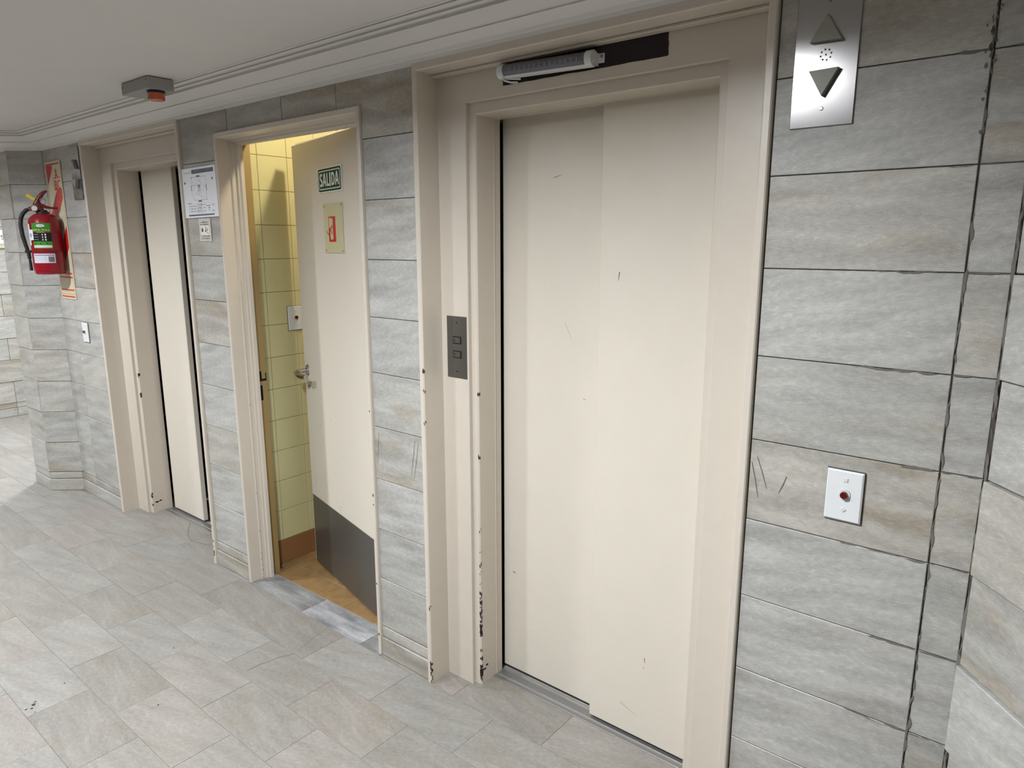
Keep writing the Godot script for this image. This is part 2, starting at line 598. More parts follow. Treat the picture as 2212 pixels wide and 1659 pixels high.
# ------------------------------------------------------------------ floor
func make_floor() -> void:
	var fl := thing("floor", "pale grey stone paving laid in staggered courses in front of the lifts", "floor", Transform3D.IDENTITY, "", "structure")
	var s := Shape.new()
	s.box(Vector3(-6.4, -0.08, -3.0), Vector3(3.2, -0.0018, 3.4))
	put(s, "mortar_bed", M.floor_grout, fl)
	var pl := Transform3D(Basis(Vector3.RIGHT, Vector3.FORWARD, Vector3.UP), Vector3.ZERO)   # local x = x, local y = -z, local z = up
	var zs := [-0.18, 0.02, 0.222, 0.422, 0.617, 0.815, 1.013, 1.213, 1.413]
	var x0 := [-1.022, -1.22, -1.03, -1.24, -1.05, -1.26, -1.06, -1.25]
	for r in zs.size() - 1:
		var k := -13
		while x0[r] + 0.4 * k < 2.6:
			var a: float = x0[r] + 0.4 * k + 0.007 * sin(k * 7.31 + r * 3.17)
			var b: float = x0[r] + 0.4 * (k + 1) + 0.007 * sin((k + 1) * 7.31 + r * 3.17)
			k += 1
			if b < -6.2 or a > 1.3 + zs[r + 1] * 0.9 + 0.1:
				continue
			if r == 0:
				# this course runs into the lift recesses and stops at the exit threshold
				if a < -0.607 and b > -1.557:
					if a < -1.6:
						stone(fl, pl, a, -1.557, -zs[1], 0.178, 0.0, pick_paving(), "paving_stone", -0.02, 0.0006, 0.0005)
					elif b > -0.56:
						stone(fl, pl, -0.607, b, -zs[1], 0.178, 0.0, pick_paving(), "paving_stone", -0.02, 0.0006, 0.0005)
					continue
				stone(fl, pl, a, b, -zs[1], 0.166, 0.0, pick_paving(), "paving_stone", -0.02, 0.0006, 0.0005)
				continue
			stone(fl, pl, a, b, -zs[r + 1], -zs[r], rng.randf_range(-0.0004, 0.0004), pick_paving(), "paving_stone", -0.02, 0.0006, 0.0005)
	# corridor beyond the pier
	var cz := [-0.18, -0.38, -0.58, -0.78, -0.98, -1.18, -1.38]
	for r in cz.size() - 1:
		var a := -6.22 - 0.2 * (r % 2)
		while a < -3.99:
			stone(fl, pl, maxf(a, -6.22), minf(a + 0.4, -3.985), -cz[r], -cz[r + 1], 0.0, pick_paving(), "paving_stone", -0.02, 0.0006, 0.0005)
			a += 0.4
	# paving behind the camera and down the corridor, too far off to tell apart
	var rest := Shape.new()
	rest.xf = pl
	rest.uvs = 1.25
	rest.uvy = Vector3(0, 2, 0)
	var z := 1.413
	var row := 0
	while z < 3.1:
		var x := -6.4 + 0.2 * (row % 2)
		while x < 3.0:
			rest.slab(x + 0.001, x + 0.399, -z - 0.199, -z - 0.001, -0.02, 0.0, 0.0006)
			x += 0.4
		z += 0.2
		row += 1
	z = -1.38
	while z > -2.6:
		var x := -6.2
		while x < -4.0:
			rest.slab(x + 0.001, x + 0.399, -z + 0.001, -z + 0.199, -0.02, 0.0, 0.0006)
			x += 0.4
		z -= 0.2
	put(rest, "distant_paving", M.paving_0_0, fl, true).set_meta("kind", "stuff")
	# slate threshold of the exit
	for q in [[-1.557, -1.13], [-1.13, -0.73], [-0.73, -0.607]]:
		stone(fl, pl, q[0], q[1], -0.018, 0.116, 0.002, M.worn_slate if q[0] == -1.13 else M.slate, "threshold_slab", -0.02, 0.0012, 0.001)
	# cracks
	var c := Shape.new()
	var ups := Vector3.UP
	crack(c, [[-2.477, -0.160], [-2.40, -0.115], [-2.312, -0.064], [-2.231, -0.044], [-2.144, -0.061], [-2.087, -0.085], [-1.95, -0.12]], 0.0034, 5)
	crack(c, [[-0.936, 0.022], [-0.902, 0.149], [-0.878, 0.212], [-0.902, 0.279], [-0.919, 0.348], [-0.924, 0.412]], 0.0014, 6)
	var o := put(c, "crack", M.scuff, fl)
	o.set_meta("label", "thin dark cracks in the paving")
	var sp := Shape.new()
	for q in [[-1.333, 0.965, 0.006], [-1.318, 0.975, 0.009], [-1.30, 0.985, 0.007], [-1.31, 1.0, 0.005], [-1.27, 0.985, 0.004], [-1.37, 0.86, 0.005], [-1.285, 0.50, 0.004], [-1.19, 0.385, 0.003], [-0.98, 0.70, 0.004], [-0.72, 0.15, 0.003]]:
		speck(sp, Vector3(q[0], 0.0006, q[1]), Vector3.RIGHT, Vector3.FORWARD, q[2])
	put(sp, "stain_spot", M.collar, fl).set_meta("kind", "stuff")

func crack(s: Shape, pts: Array, w: float, seed_: int) -> void:
	var r := RandomNumberGenerator.new()
	r.seed = seed_
	var out := []
	var ws := []
	for i in pts.size() - 1:
		for k in 5:
			var f := k / 5.0
			out.append(Vector3(lerpf(pts[i][0], pts[i + 1][0], f) + r.randf_range(-0.003, 0.003), 0.0007, lerpf(pts[i][1], pts[i + 1][1], f) + r.randf_range(-0.003, 0.003)))
			ws.append(w * r.randf_range(0.5, 1.2))
	s.ribbon(out, ws, Vector3.UP)

func speck(s: Shape, at: Vector3, u: Vector3, v: Vector3, r: float, stretch := 1.0) -> void:
	var pts := []
	var k := 7
	for i in k:
		var a := TAU * i / k
		pts.append(at + (u * cos(a) + v * sin(a) * stretch) * r * rng.randf_range(0.45, 1.0))
	for i in k:
		s.tri(at, pts[i], pts[(i + 1) % k])

# ------------------------------------------------------------------ walls
func make_back_wall() -> void:
	var w := thing("wall_back", "grey quartzite wall that holds both lifts and the exit door", "wall", Transform3D.IDENTITY, "", "structure")
	var b := Shape.new()
	var zb := -0.15
	for q in [[-3.62, -2.962, 0.0], [-2.962, -1.862, 2.124], [-1.862, -1.557, 0.0], [-1.557, -0.607, 2.03], [-0.607, -0.345, 0.0], [-0.345, 0.775, 2.124], [0.775, 1.30, 0.0]]:
		b.box(Vector3(q[0], q[2], zb), Vector3(q[1], 2.75, -0.005))
	put(b, "mortar_bed", M.grout, w)
	var pl := face(Vector3.ZERO, Vector3.RIGHT)
	for k in COURSES.size() - 1:
		var y0: float = COURSES[k]
		var y1: float = COURSES[k + 1]
		stone(w, pl, -3.566, -3.344, y0, y1, rng.randf_range(-0.001, 0.001))
		stone(w, pl, -3.344, -2.964, y0, y1, rng.randf_range(-0.001, 0.001))
		if k < COURSES.size() - 2:
			stone(w, pl, -1.860, -1.559, y0, y1, rng.randf_range(-0.001, 0.001))
			stone(w, pl, -0.605, -0.347, y0, y1, rng.randf_range(-0.001, 0.001))
		stone(w, pl, 0.778, 1.1648, y0, y1, rng.randf_range(-0.001, 0.001))
		stone(w, pl, 1.1662, 1.2395, y0, y1, rng.randf_range(-0.0035, -0.0015))
	# cut stones round the head of the exit door
	stone_poly(w, pl, [Vector2(-1.860, 1.925), Vector2(-1.559, 1.925), Vector2(-1.559, 2.032), Vector2(-1.461, 2.032), Vector2(-1.461, 2.123), Vector2(-1.860, 2.123)])
	stone(w, pl, -1.459, -1.067, 2.031, 2.124)
	stone(w, pl, -1.066, -0.738, 2.031, 2.124)
	stone_poly(w, pl, [Vector2(-0.605, 1.925), Vector2(-0.347, 1.925), Vector2(-0.347, 2.123), Vector2(-0.736, 2.123), Vector2(-0.736, 2.032), Vector2(-0.605, 2.032)])
	# skirting course and the thin strip above it
	for q in [[-3.56, -3.344], [-3.344, -2.964], [-1.860, -1.559], [-0.605, -0.347], [0.778, 1.163], [1.168, 1.236]]:
		stone(w, pl, q[0], q[1], 0.079, 0.122, 0.002, plain_stone(), "skirting_strip")
		stone(w, pl, q[0], q[1], 0.0, 0.077, 0.006, plain_stone(), "skirting_tile", -0.018, 0.001, 0.002)
	# smeared mortar along the joints by the corner
	var m := Shape.new()
	smear(m, Vector3(1.166, 0.08, -0.0005), Vector3(1.166, 2.12, -0.0005), 0.0005, 0.0075, Vector3.BACK, 31)
	for k in range(1, 10):
		var y: float = COURSES[k]
		smear(m, Vector3(1.165, y, 0.0008), Vector3(1.236, y, -0.0006), 0.0015, 0.003, Vector3.BACK, 40 + k)
		smear(m, Vector3(1.163, y - 0.001, 0.0013), Vector3(1.163 - rng.randf_range(0.06, 0.2), y, 0.0013), 0.002, 0.006, Vector3.BACK, 60 + k)
	for i in 46:
		var yy := 1.93 + 0.045 * rng.randfn()
		speck(m, Vector3(1.162 + rng.randfn() * 0.004, yy, 0.0013), Vector3.RIGHT, Vector3.UP, rng.randf_range(0.001, 0.0042), rng.randf_range(1.0, 2.4))
	put(m, "mortar_smear", M.mortar, w).set_meta("kind", "stuff")
	# scratches scored across single stones
	var c := Shape.new()
	for q in [[-0.580, 0.905, -0.592, 0.790], [-0.390, 0.905, -0.412, 0.775], [-0.372, 0.900, -0.398, 0.770],
			[0.795, 1.085, 0.822, 1.010], [0.783, 1.070, 0.803, 0.985], [0.866, 1.05, 0.850, 1.005]]:
		c.ribbon([Vector3(q[0], q[1], 0.0014), Vector3((q[0] + q[2]) * 0.5 + 0.001, (q[1] + q[3]) * 0.5, 0.0014), Vector3(q[2], q[3], 0.0014)], [0.0012, 0.0019, 0.0008], Vector3.BACK)
	put(c, "scratch", M.mortar, w).set_meta("kind", "stuff")

func smear(s: Shape, a: Vector3, b: Vector3, base: float, extra: float, nrm: Vector3, seed_: int) -> void:
	var f := noise(seed_, 16.0, 4)
	var pts := []
	var ws := []
	var n := maxi(3, int((b - a).length() / 0.006))
	var side := nrm.cross((b - a).normalized())
	for i in n + 1:
		var g := f.get_noise_1d(float(i) * 0.006)
		pts.append(a.lerp(b, float(i) / n) + side * extra * 0.7 * f.get_noise_1d(float(i) * 0.007 + 50.0))
		ws.append(maxf(0.0002, base + extra * 1.6 * g) * minf(1.0, 6.0 * sin(PI * i / float(n))))
	s.ribbon(pts, ws, nrm)

const RW_DIR := Vector3(0.656, 0, 0.7547)
const RW_END := 2.5

func make_right_wall() -> void:
	var w := thing("wall_right", "grey quartzite wall turning towards the viewer beside the near lift", "wall", Transform3D.IDENTITY, "", "structure")
	var pl := face(Vector3(1.2435, 0, 0), RW_DIR)
	var b := Shape.new()
	b.xf = pl
	b.box(Vector3(-0.02, 0, -0.16), Vector3(RW_END, 2.4, -0.006))
	put(b, "mortar_bed", M.grout, w)
	var prouds := [0.004, 0.001, 0.012, 0.004, 0.010, 0.001, 0.006, 0.002, 0.007, 0.003]
	for k in COURSES.size() - 1:
		var x := 0.0
		var cut: float = [0.4, 0.2][k % 2]
		while x < RW_END:
			var nx := minf(x + cut, RW_END)
			stone(w, pl, x + (0.003 if x == 0.0 else 0.0), nx, COURSES[k], COURSES[k + 1], prouds[k] + rng.randf_range(-0.001, 0.001), M["stone_3_0"] if (k == 2 and x == 0.0) else null, "stone_tile", -0.018, 0.0014, 0.002)
			x = nx
			cut = 0.4
	var x := 0.0
	while x < RW_END:
		stone(w, pl, x, x + 0.4, 0.079, 0.122, 0.003, plain_stone(), "skirting_strip")
		stone(w, pl, x, x + 0.4, 0.0, 0.077, 0.008, plain_stone(), "skirting_tile", -0.018, 0.001, 0.002)
		x += 0.4
	var m := Shape.new()
	var nrm := (Vector3.BACK + pl.basis.z).normalized()
	smear(m, Vector3(1.241, 0.08, 0.003), Vector3(1.241, 2.12, 0.003), 0.0035, 0.0065, nrm, 77)
	put(m, "mortar_smear", M.mortar, w).set_meta("kind", "stuff")

const C1 := Vector3(-3.56, 0, 0)
const C2 := Vector3(-3.710, 0, 0.138)
const C3 := Vector3(-3.978, 0, 0.138)

func make_left_pier() -> void:
	var w := thing("wall_left", "grey quartzite pier with a splayed corner behind the fire extinguisher", "wall", Transform3D.IDENTITY, "", "structure")
	var b := Shape.new()
	var poly := PackedVector2Array([Vector2(-3.55, -0.02), Vector2(-3.705, 0.127), Vector2(-3.97, 0.127), Vector2(-3.97, -2.6), Vector2(-3.55, -2.6)])
	var top := Transform3D(Basis(Vector3.RIGHT, Vector3.BACK, Vector3.DOWN), Vector3(0, 2.4, 0))
	b.xf = top
	b.prism(poly, 0.0, 2.4, true)
	put(b, "mortar_bed", M.grout, w)
	var cham := face(C2, (C1 - C2).normalized())
	var cl := (C1 - C2).length()
	var front := face(C3, Vector3.RIGHT)
	var fw := C2.x - C3.x
	var side := Transform3D(Basis(Vector3.BACK, Vector3.UP, Vector3.LEFT), Vector3(C3.x, 0, -2.6))
	for k in COURSES.size() - 1:
		var pr: float = [0.0, 0.005][k % 2]
		stone(w, cham, 0.0, cl + 0.004, COURSES[k], COURSES[k + 1], pr, null, "stone_tile", -0.016, 0.001, 0.001)
		stone(w, front, 0.0, fw, COURSES[k], COURSES[k + 1], 0.005 - pr, null, "stone_tile", -0.012, 0.001, 0.001)
		for i in 3:
			stone(w, side, 2.6 - 0.4 * (i + 1) + (0.2 if k % 2 else 0.0), 2.6 - 0.4 * i + (0.0 if i == 0 else (0.2 if k % 2 else 0.0)) + (0.136 if i == 0 else 0.0), COURSES[k], COURSES[k + 1], 0.002, null, "stone_tile", -0.010, 0.001, 0.001)
	for q in [[cham, cl - 0.001], [front, fw]]:
		stone(w, q[0], 0.0, q[1], 0.079, 0.122, 0.003, plain_stone(), "skirting_strip", -0.012)
		stone(w, q[0], -0.004, q[1] + 0.002, 0.0, 0.077, 0.009, plain_stone(), "skirting_tile", -0.012, 0.001, 0.002)

func make_far_corridor() -> void:
	var w := thing("wall_far", "distant grey stone wall at the end of the side corridor", "wall", Transform3D.IDENTITY, "", "structure")
	var pl := Transform3D(Basis(Vector3.FORWARD, Vector3.UP, Vector3.RIGHT), Vector3(-6.23, 0, 0))
	var b := Shape.new()
	b.xf = pl
	b.box(Vector3(-3.4, 0, -0.16), Vector3(2.8, 2.4, -0.006))
	put(b, "mortar_bed", M.grout, w)
	for k in COURSES.size() - 1:
		var x := -1.2 + (0.2 if k % 2 else 0.0)
		while x < 1.6:
			stone(w, pl, x, x + 0.4, COURSES[k], COURSES[k + 1], [0.002, 0.008, 0.0, 0.005][k % 4], null, "stone_tile", -0.018, 0.0014, 0.0015)
			x += 0.4
	var x := -1.2
	while x < 1.6:
		stone(w, pl, x, x + 0.4, 0.079, 0.122, 0.004, plain_stone(), "skirting_strip")
		stone(w, pl, x, x + 0.4, 0.0, 0.077, 0.010, plain_stone(), "skirting_tile", -0.018, 0.001, 0.002)
		x += 0.4
	var far := Shape.new()
	far.box(Vector3(-6.4, 0, -2.75), Vector3(-3.5, 2.4, -2.6))
	var o := put(far, "wall_corridor_end", M.stone_0_0)
	tag(o, "plain end wall closing the side corridor", "wall", "", "structure")

func make_rest_of_room() -> void:
	var s := Shape.new()
	s.box(Vector3(-6.4, 0, 3.2), Vector3(3.2, 2.4, 3.35))
	tag(put(s, "wall_front", M.unseen_wall_dark), "unseen wall facing the lifts across the lobby, darkened to cut bounced light", "wall", "", "structure")
	s = Shape.new()
	var e := Vector3(1.2435, 0, 0) + RW_DIR * (RW_END - 0.02)
	s.box(Vector3(e.x, 0, e.z), Vector3(e.x + 0.15, 2.4, 3.25))
	tag(put(s, "wall_side", M.unseen_wall_dark), "unseen side wall behind the viewer, darkened to cut bounced light", "wall", "", "structure")

func make_ceiling() -> void:
	var c0 := thing("ceiling", "flat white painted plaster ceiling of the lobby", "ceiling", Transform3D.IDENTITY, "", "structure")
	var z0 := LAMP_Z - LAMP_H
	var z1 := LAMP_Z + LAMP_H
	var bays := [[-6.4, 3.2, 0.10, z0], [-6.4, 3.2, z1, 3.4], [-6.4, -3.8, -2.75, 0.10]]
	var x0 := -6.4
	for i in [3, 2, 1, 0]:
		bays.append([x0, LAMP_XS[i] - LAMP_H, z0, z1])
		x0 = LAMP_XS[i] + LAMP_H
	bays.append([x0, 3.2, z0, z1])
	for q in bays:
		var s := Shape.new()
		s.box(Vector3(q[0], CEIL, q[2]), Vector3(q[1], CEIL + 0.12, q[3]))
		put(s, "plaster_bay", M.plaster, c0)
	# cornice swept along the walls; profile: distance from the wall, height
	var prof := [Vector2(0.0, 2.117), Vector2(0.012, 2.117), Vector2(0.013, 2.130), Vector2(0.022, 2.131), Vector2(0.026, 2.1385), Vector2(0.058, 2.1555), Vector2(0.0555, 2.159), Vector2(0.060, 2.1615), Vector2(0.094, 2.183), Vector2(0.099, 2.1865), Vector2(0.0945, 2.191), Vector2(0.0955, 2.1965),
		Vector2(0.108, 2.1965), Vector2(0.113, 2.1985), Vector2(0.109, 2.202), Vector2(0.110, 2.2055), Vector2(0.124, 2.2065), Vector2(0.130, 2.209), Vector2(0.127, 2.2115), Vector2(0.128, 2.2135), Vector2(0.140, 2.2135), Vector2(0.1405, 2.2165)]
	var path := [Vector3(1.2435, 0, 0) + RW_DIR * RW_END, Vector3(1.2435, 0, 0), C1, C2, C3, Vector3(C3.x, 0, -2.6)]
	var c := Shape.new()
	var outs := []
	for i in path.size():
		var a: Vector3 = path[maxi(i - 1, 0)]
		var b: Vector3 = path[mini(i + 1, path.size() - 1)]
		var d0: Vector3 = (path[i] - a).normalized() if i > 0 else (b - path[i]).normalized()
		var d1: Vector3 = (b - path[i]).normalized() if i < path.size() - 1 else d0
		var n0 := Vector3.UP.cross(d0)
		var n1 := Vector3.UP.cross(d1)
		var m := (n0 + n1).normalized()
		outs.append(m / maxf(0.2, m.dot(n0)))
	for i in path.size() - 1:
		for k in prof.size() - 1:
			var p0: Vector2 = prof[k]
			var p1: Vector2 = prof[k + 1]
			var w := [path[i] + outs[i] * p0.x + Vector3.UP * p0.y, path[i + 1] + outs[i + 1] * p0.x + Vector3.UP * p0.y, path[i + 1] + outs[i + 1] * p1.x + Vector3.UP * p1.y, path[i] + outs[i] * p1.x + Vector3.UP * p1.y]
			c.oquad(w[0], w[1], w[2], w[3], (path[i] + path[i + 1]) * 0.5 + Vector3.UP * 2.9 - (outs[i] + outs[i + 1]) * 0.5 * 0.6)
	tag(put(c, "trim_1", M.cornice_paint), "white moulded plaster cornice running round below the ceiling", "cornice", "", "structure")

# ------------------------------------------------------------------ lifts
func make_lift(which: int, xl: float, xr: float) -> void:
	var near := which == 1
	var d := thing("door_%d" % which, "near beige lift doorway with closed two-leaf sliding door" if near else "far beige lift doorway next to the fire extinguisher", "lift door", Transform3D.IDENTITY, "", "structure")
	var f := Shape.new()
	var prof := [Vector3(-0.001, -0.001, -0.012), Vector3(0.0, 0.0, 0.010), Vector3(0.003, 0.003, 0.0125), Vector3(0.017, 0.022, 0.0125), Vector3(0.0205, 0.0255, 0.009), Vector3(0.0205, 0.0255, -0.0795), Vector3(0.0225, 0.0255, -0.080),
		Vector3(0.139, 0.117, -0.080), Vector3(0.1405, 0.1185, -0.0815), Vector3(0.1405, 0.1185, -0.096), Vector3(0.163, 0.150, -0.096), Vector3(0.1675, 0.1535, -0.100), Vector3(0.1675, 0.1535, -0.181), Vector3(0.169, 0.155, -0.1815), Vector3(0.169, 0.155, -0.1835), Vector3(0.1675, 0.1535, -0.184), Vector3(0.1675, 0.1535, -0.213), Vector3(0.16, 0.148, -0.213)]
	f.frame(prof, xl, xr, 2.122)
	# small bead under the head of the recess
	f.box(Vector3(xl + 0.0205, 2.088, -0.0795), Vector3(xr - 0.0205, 2.0965, -0.052), 0.002)
	put(f, "frame", M.frame_paint, d)
	var il := xl + 0.1675
	var ir := xr - 0.1675
	var hy := 2.122 - 0.1535
	# shaft behind: near-black box, the darkness of the gaps put into its colour
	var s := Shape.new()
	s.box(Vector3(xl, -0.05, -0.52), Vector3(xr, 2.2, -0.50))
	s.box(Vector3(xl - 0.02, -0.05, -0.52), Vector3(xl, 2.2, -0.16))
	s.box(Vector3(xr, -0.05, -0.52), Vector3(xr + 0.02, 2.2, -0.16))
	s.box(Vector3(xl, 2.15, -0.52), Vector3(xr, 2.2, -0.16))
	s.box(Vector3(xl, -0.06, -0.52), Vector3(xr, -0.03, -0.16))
	put(s, "shaft_dark", M.shaft, d)
	# door leaves
	var names := []
	if near:
		names = [["sliding_panel", il - 0.012, 0.250, -0.240], ["sliding_panel", 0.221, ir + 0.03, -0.197]]
	else:
		names = [["sliding_panel", il + 0.028, -2.418, -0.213]]
	for q in names:
		var p := Shape.new()
		p.box(Vector3(q[1], 0.009, q[3] - (0.04 if near else 0.028)), Vector3(q[2], 2.03, q[3]), 0.0025)
		put(p, q[0], M.paint, d)
	# steel track above the panels and the grooved sill
	var tr := Shape.new()
	tr.box(Vector3(xl + 0.05, hy + 0.006, -0.30), Vector3(xr - 0.05, hy + 0.05, -0.214))
	put(tr, "header", M.frame_paint, d)
	for z in [[-0.166, -0.182, 0.0015], [-0.1895, -0.2215, 0.0005], [-0.2265, -0.2295, 0.0005], [-0.243, -0.275, -0.001]]:
		var sl := Shape.new()
		sl.box(Vector3(il - 0.03, -0.03, z[1]), Vector3(ir + 0.03, z[2], z[0]), 0.0008)
		put(sl, "sill_rail", M.aluminium, d)
	var bed := Shape.new()
	bed.box(Vector3(il - 0.03, -0.04, -0.30), Vector3(ir + 0.03, -0.012, -0.164))
	put(bed, "sill_bed", M.shaft, d)
	# chipped paint on the edges: dark primer showing
	var ch := Shape.new()
	if near:
		chip_edge(ch, xl + 0.1665, -0.0975, [[0.02, 0.006], [0.045, 0.009], [0.07, 0.006], [0.11, 0.005], [0.135, 0.006], [0.20, 0.005], [0.215, 0.008], [0.235, 0.006], [0.25, 0.008], [0.27, 0.005], [0.285, 0.008], [0.305, 0.007], [0.32, 0.006], [0.345, 0.006], [0.36, 0.004], [0.40, 0.004], [0.44, 0.004], [0.47, 0.004], [0.52, 0.003], [0.60, 0.003], [0.86, 0.004], [1.09, 0.004]])
		chip_edge(ch, xl + 0.0195, 0.0115, [[0.012, 0.006], [0.03, 0.005], [0.045, 0.008], [0.058, 0.007], [0.075, 0.004], [0.3, 0.003], [0.98, 0.003], [1.09, 0.003], [1.16, 0.005]])
		speck(ch, Vector3(il + 0.0006, 0.055, -0.115), Vector3.FORWARD, Vector3(0, 1, 0), 0.014, 0.5)
		speck(ch, Vector3(il + 0.0006, 0.066, -0.127), Vector3.FORWARD, Vector3(0, 1, 0), 0.010, 0.6)
	else:
		chip_edge(ch, xl + 0.1665, -0.0975, [[0.055, 0.005], [0.10, 0.008], [0.115, 0.006], [0.72, 0.008], [0.84, 0.006]])
		speck(ch, Vector3(il + 0.0006, 0.062, -0.125), Vector3.FORWARD, Vector3(0, 1, 0), 0.016, 0.4)
		speck(ch, Vector3(il + 0.0006, 0.066, -0.145), Vector3.FORWARD, Vector3(0, 1, 0), 0.014, 0.4)
		for q in [[0.12, 0.008], [0.06, 0.011], [0.045, 0.009], [0.20, 0.005], [0.09, 0.005]]:
			speck(ch, Vector3(xr - 0.010, q[0], 0.0132), Vector3.RIGHT, Vector3.UP, q[1] * 0.7, 1.6)
	var co := put(ch, "paint_chip", M.chip, d)
	co.set_meta("kind", "stuff")
	co.set_meta("label", "dark chips in the beige paint along the frame edges")
	if near:
		var sc := Shape.new()
		for q in [[0.02, 1.78, 0.05, 1.787, -0.2396, 0.002], [0.29, 1.497, 0.287, 1.472, -0.1966, 0.003], [0.145, 1.09, 0.155, 1.088, -0.2396, 0.002], [0.42, 0.30, 0.423, 0.285, -0.1966, 0.003], [0.418, 0.268, 0.42, 0.262, -0.1966, 0.002], [-0.145, 0.40, -0.132, 0.398, -0.2396, 0.004], [0.07, 1.33, 0.1, 1.27, -0.2396, 0.0008], [0.34, 0.11, 0.40, 0.085, -0.1966, 0.0012]]:
			sc.ribbon([Vector3(q[0], q[1], q[4]), Vector3(q[2], q[3], q[4])], [q[5], q[5] * 0.4], Vector3.BACK)
		put(sc, "scuff_mark", M.scuff, d).set_meta("kind", "stuff")
		# bare dark red rectangle where the old floor indicator was, with ragged paint edges
		var r := Shape.new()
		var poly := PackedVector2Array()
		for i in 25:
			poly.append(Vector2(-0.0525 + 0.530 * i / 24.0, 2.0335 + rng.randf_range(-0.0007, 0.0007)))
		for i in 5:
			poly.append(Vector2(0.4785 + rng.randf_range(-0.002, 0.001), 2.038 + 0.012 * i))
		poly.append(Vector2(0.478, 2.0958))
		poly.append(Vector2(-0.054, 2.0958))
		r.prism(poly, -0.081, -0.0796)
		put(r, "unpainted_patch", M.old_red, d).set_meta("label", "dark red unpainted rectangle above the near lift")

func chip_edge(s: Shape, x: float, z: float, list: Array) -> void:
	for q in list:
		var k := rng.randf_range(0.8, 2.1)
		speck(s, Vector3(x - 0.0006, q[0] + rng.randf_range(-0.006, 0.006), z + 0.0022), Vector3.RIGHT, Vector3.UP, q[1] * 0.5 * k, rng.randf_range(1.5, 4.0))
		speck(s, Vector3(x + 0.0017, q[0] + rng.randf_range(-0.006, 0.006), z - 0.003), Vector3.FORWARD, Vector3.UP, q[1] * 0.55 * k, rng.randf_range(1.5, 4.0))

# ------------------------------------------------------------------ exit door
const LEAF_O := Vector3(-1.4857, 0, -0.3167)
const LEAF_X := Vector3(0.96991, 0, 0.24346)

func leaf_at(s: float, y: float, z := 0.0) -> Transform3D:
	var b := Basis(LEAF_X, Vector3.UP, LEAF_X.cross(Vector3.UP))
	return Transform3D(b, LEAF_O + b * Vector3(s, y, z))

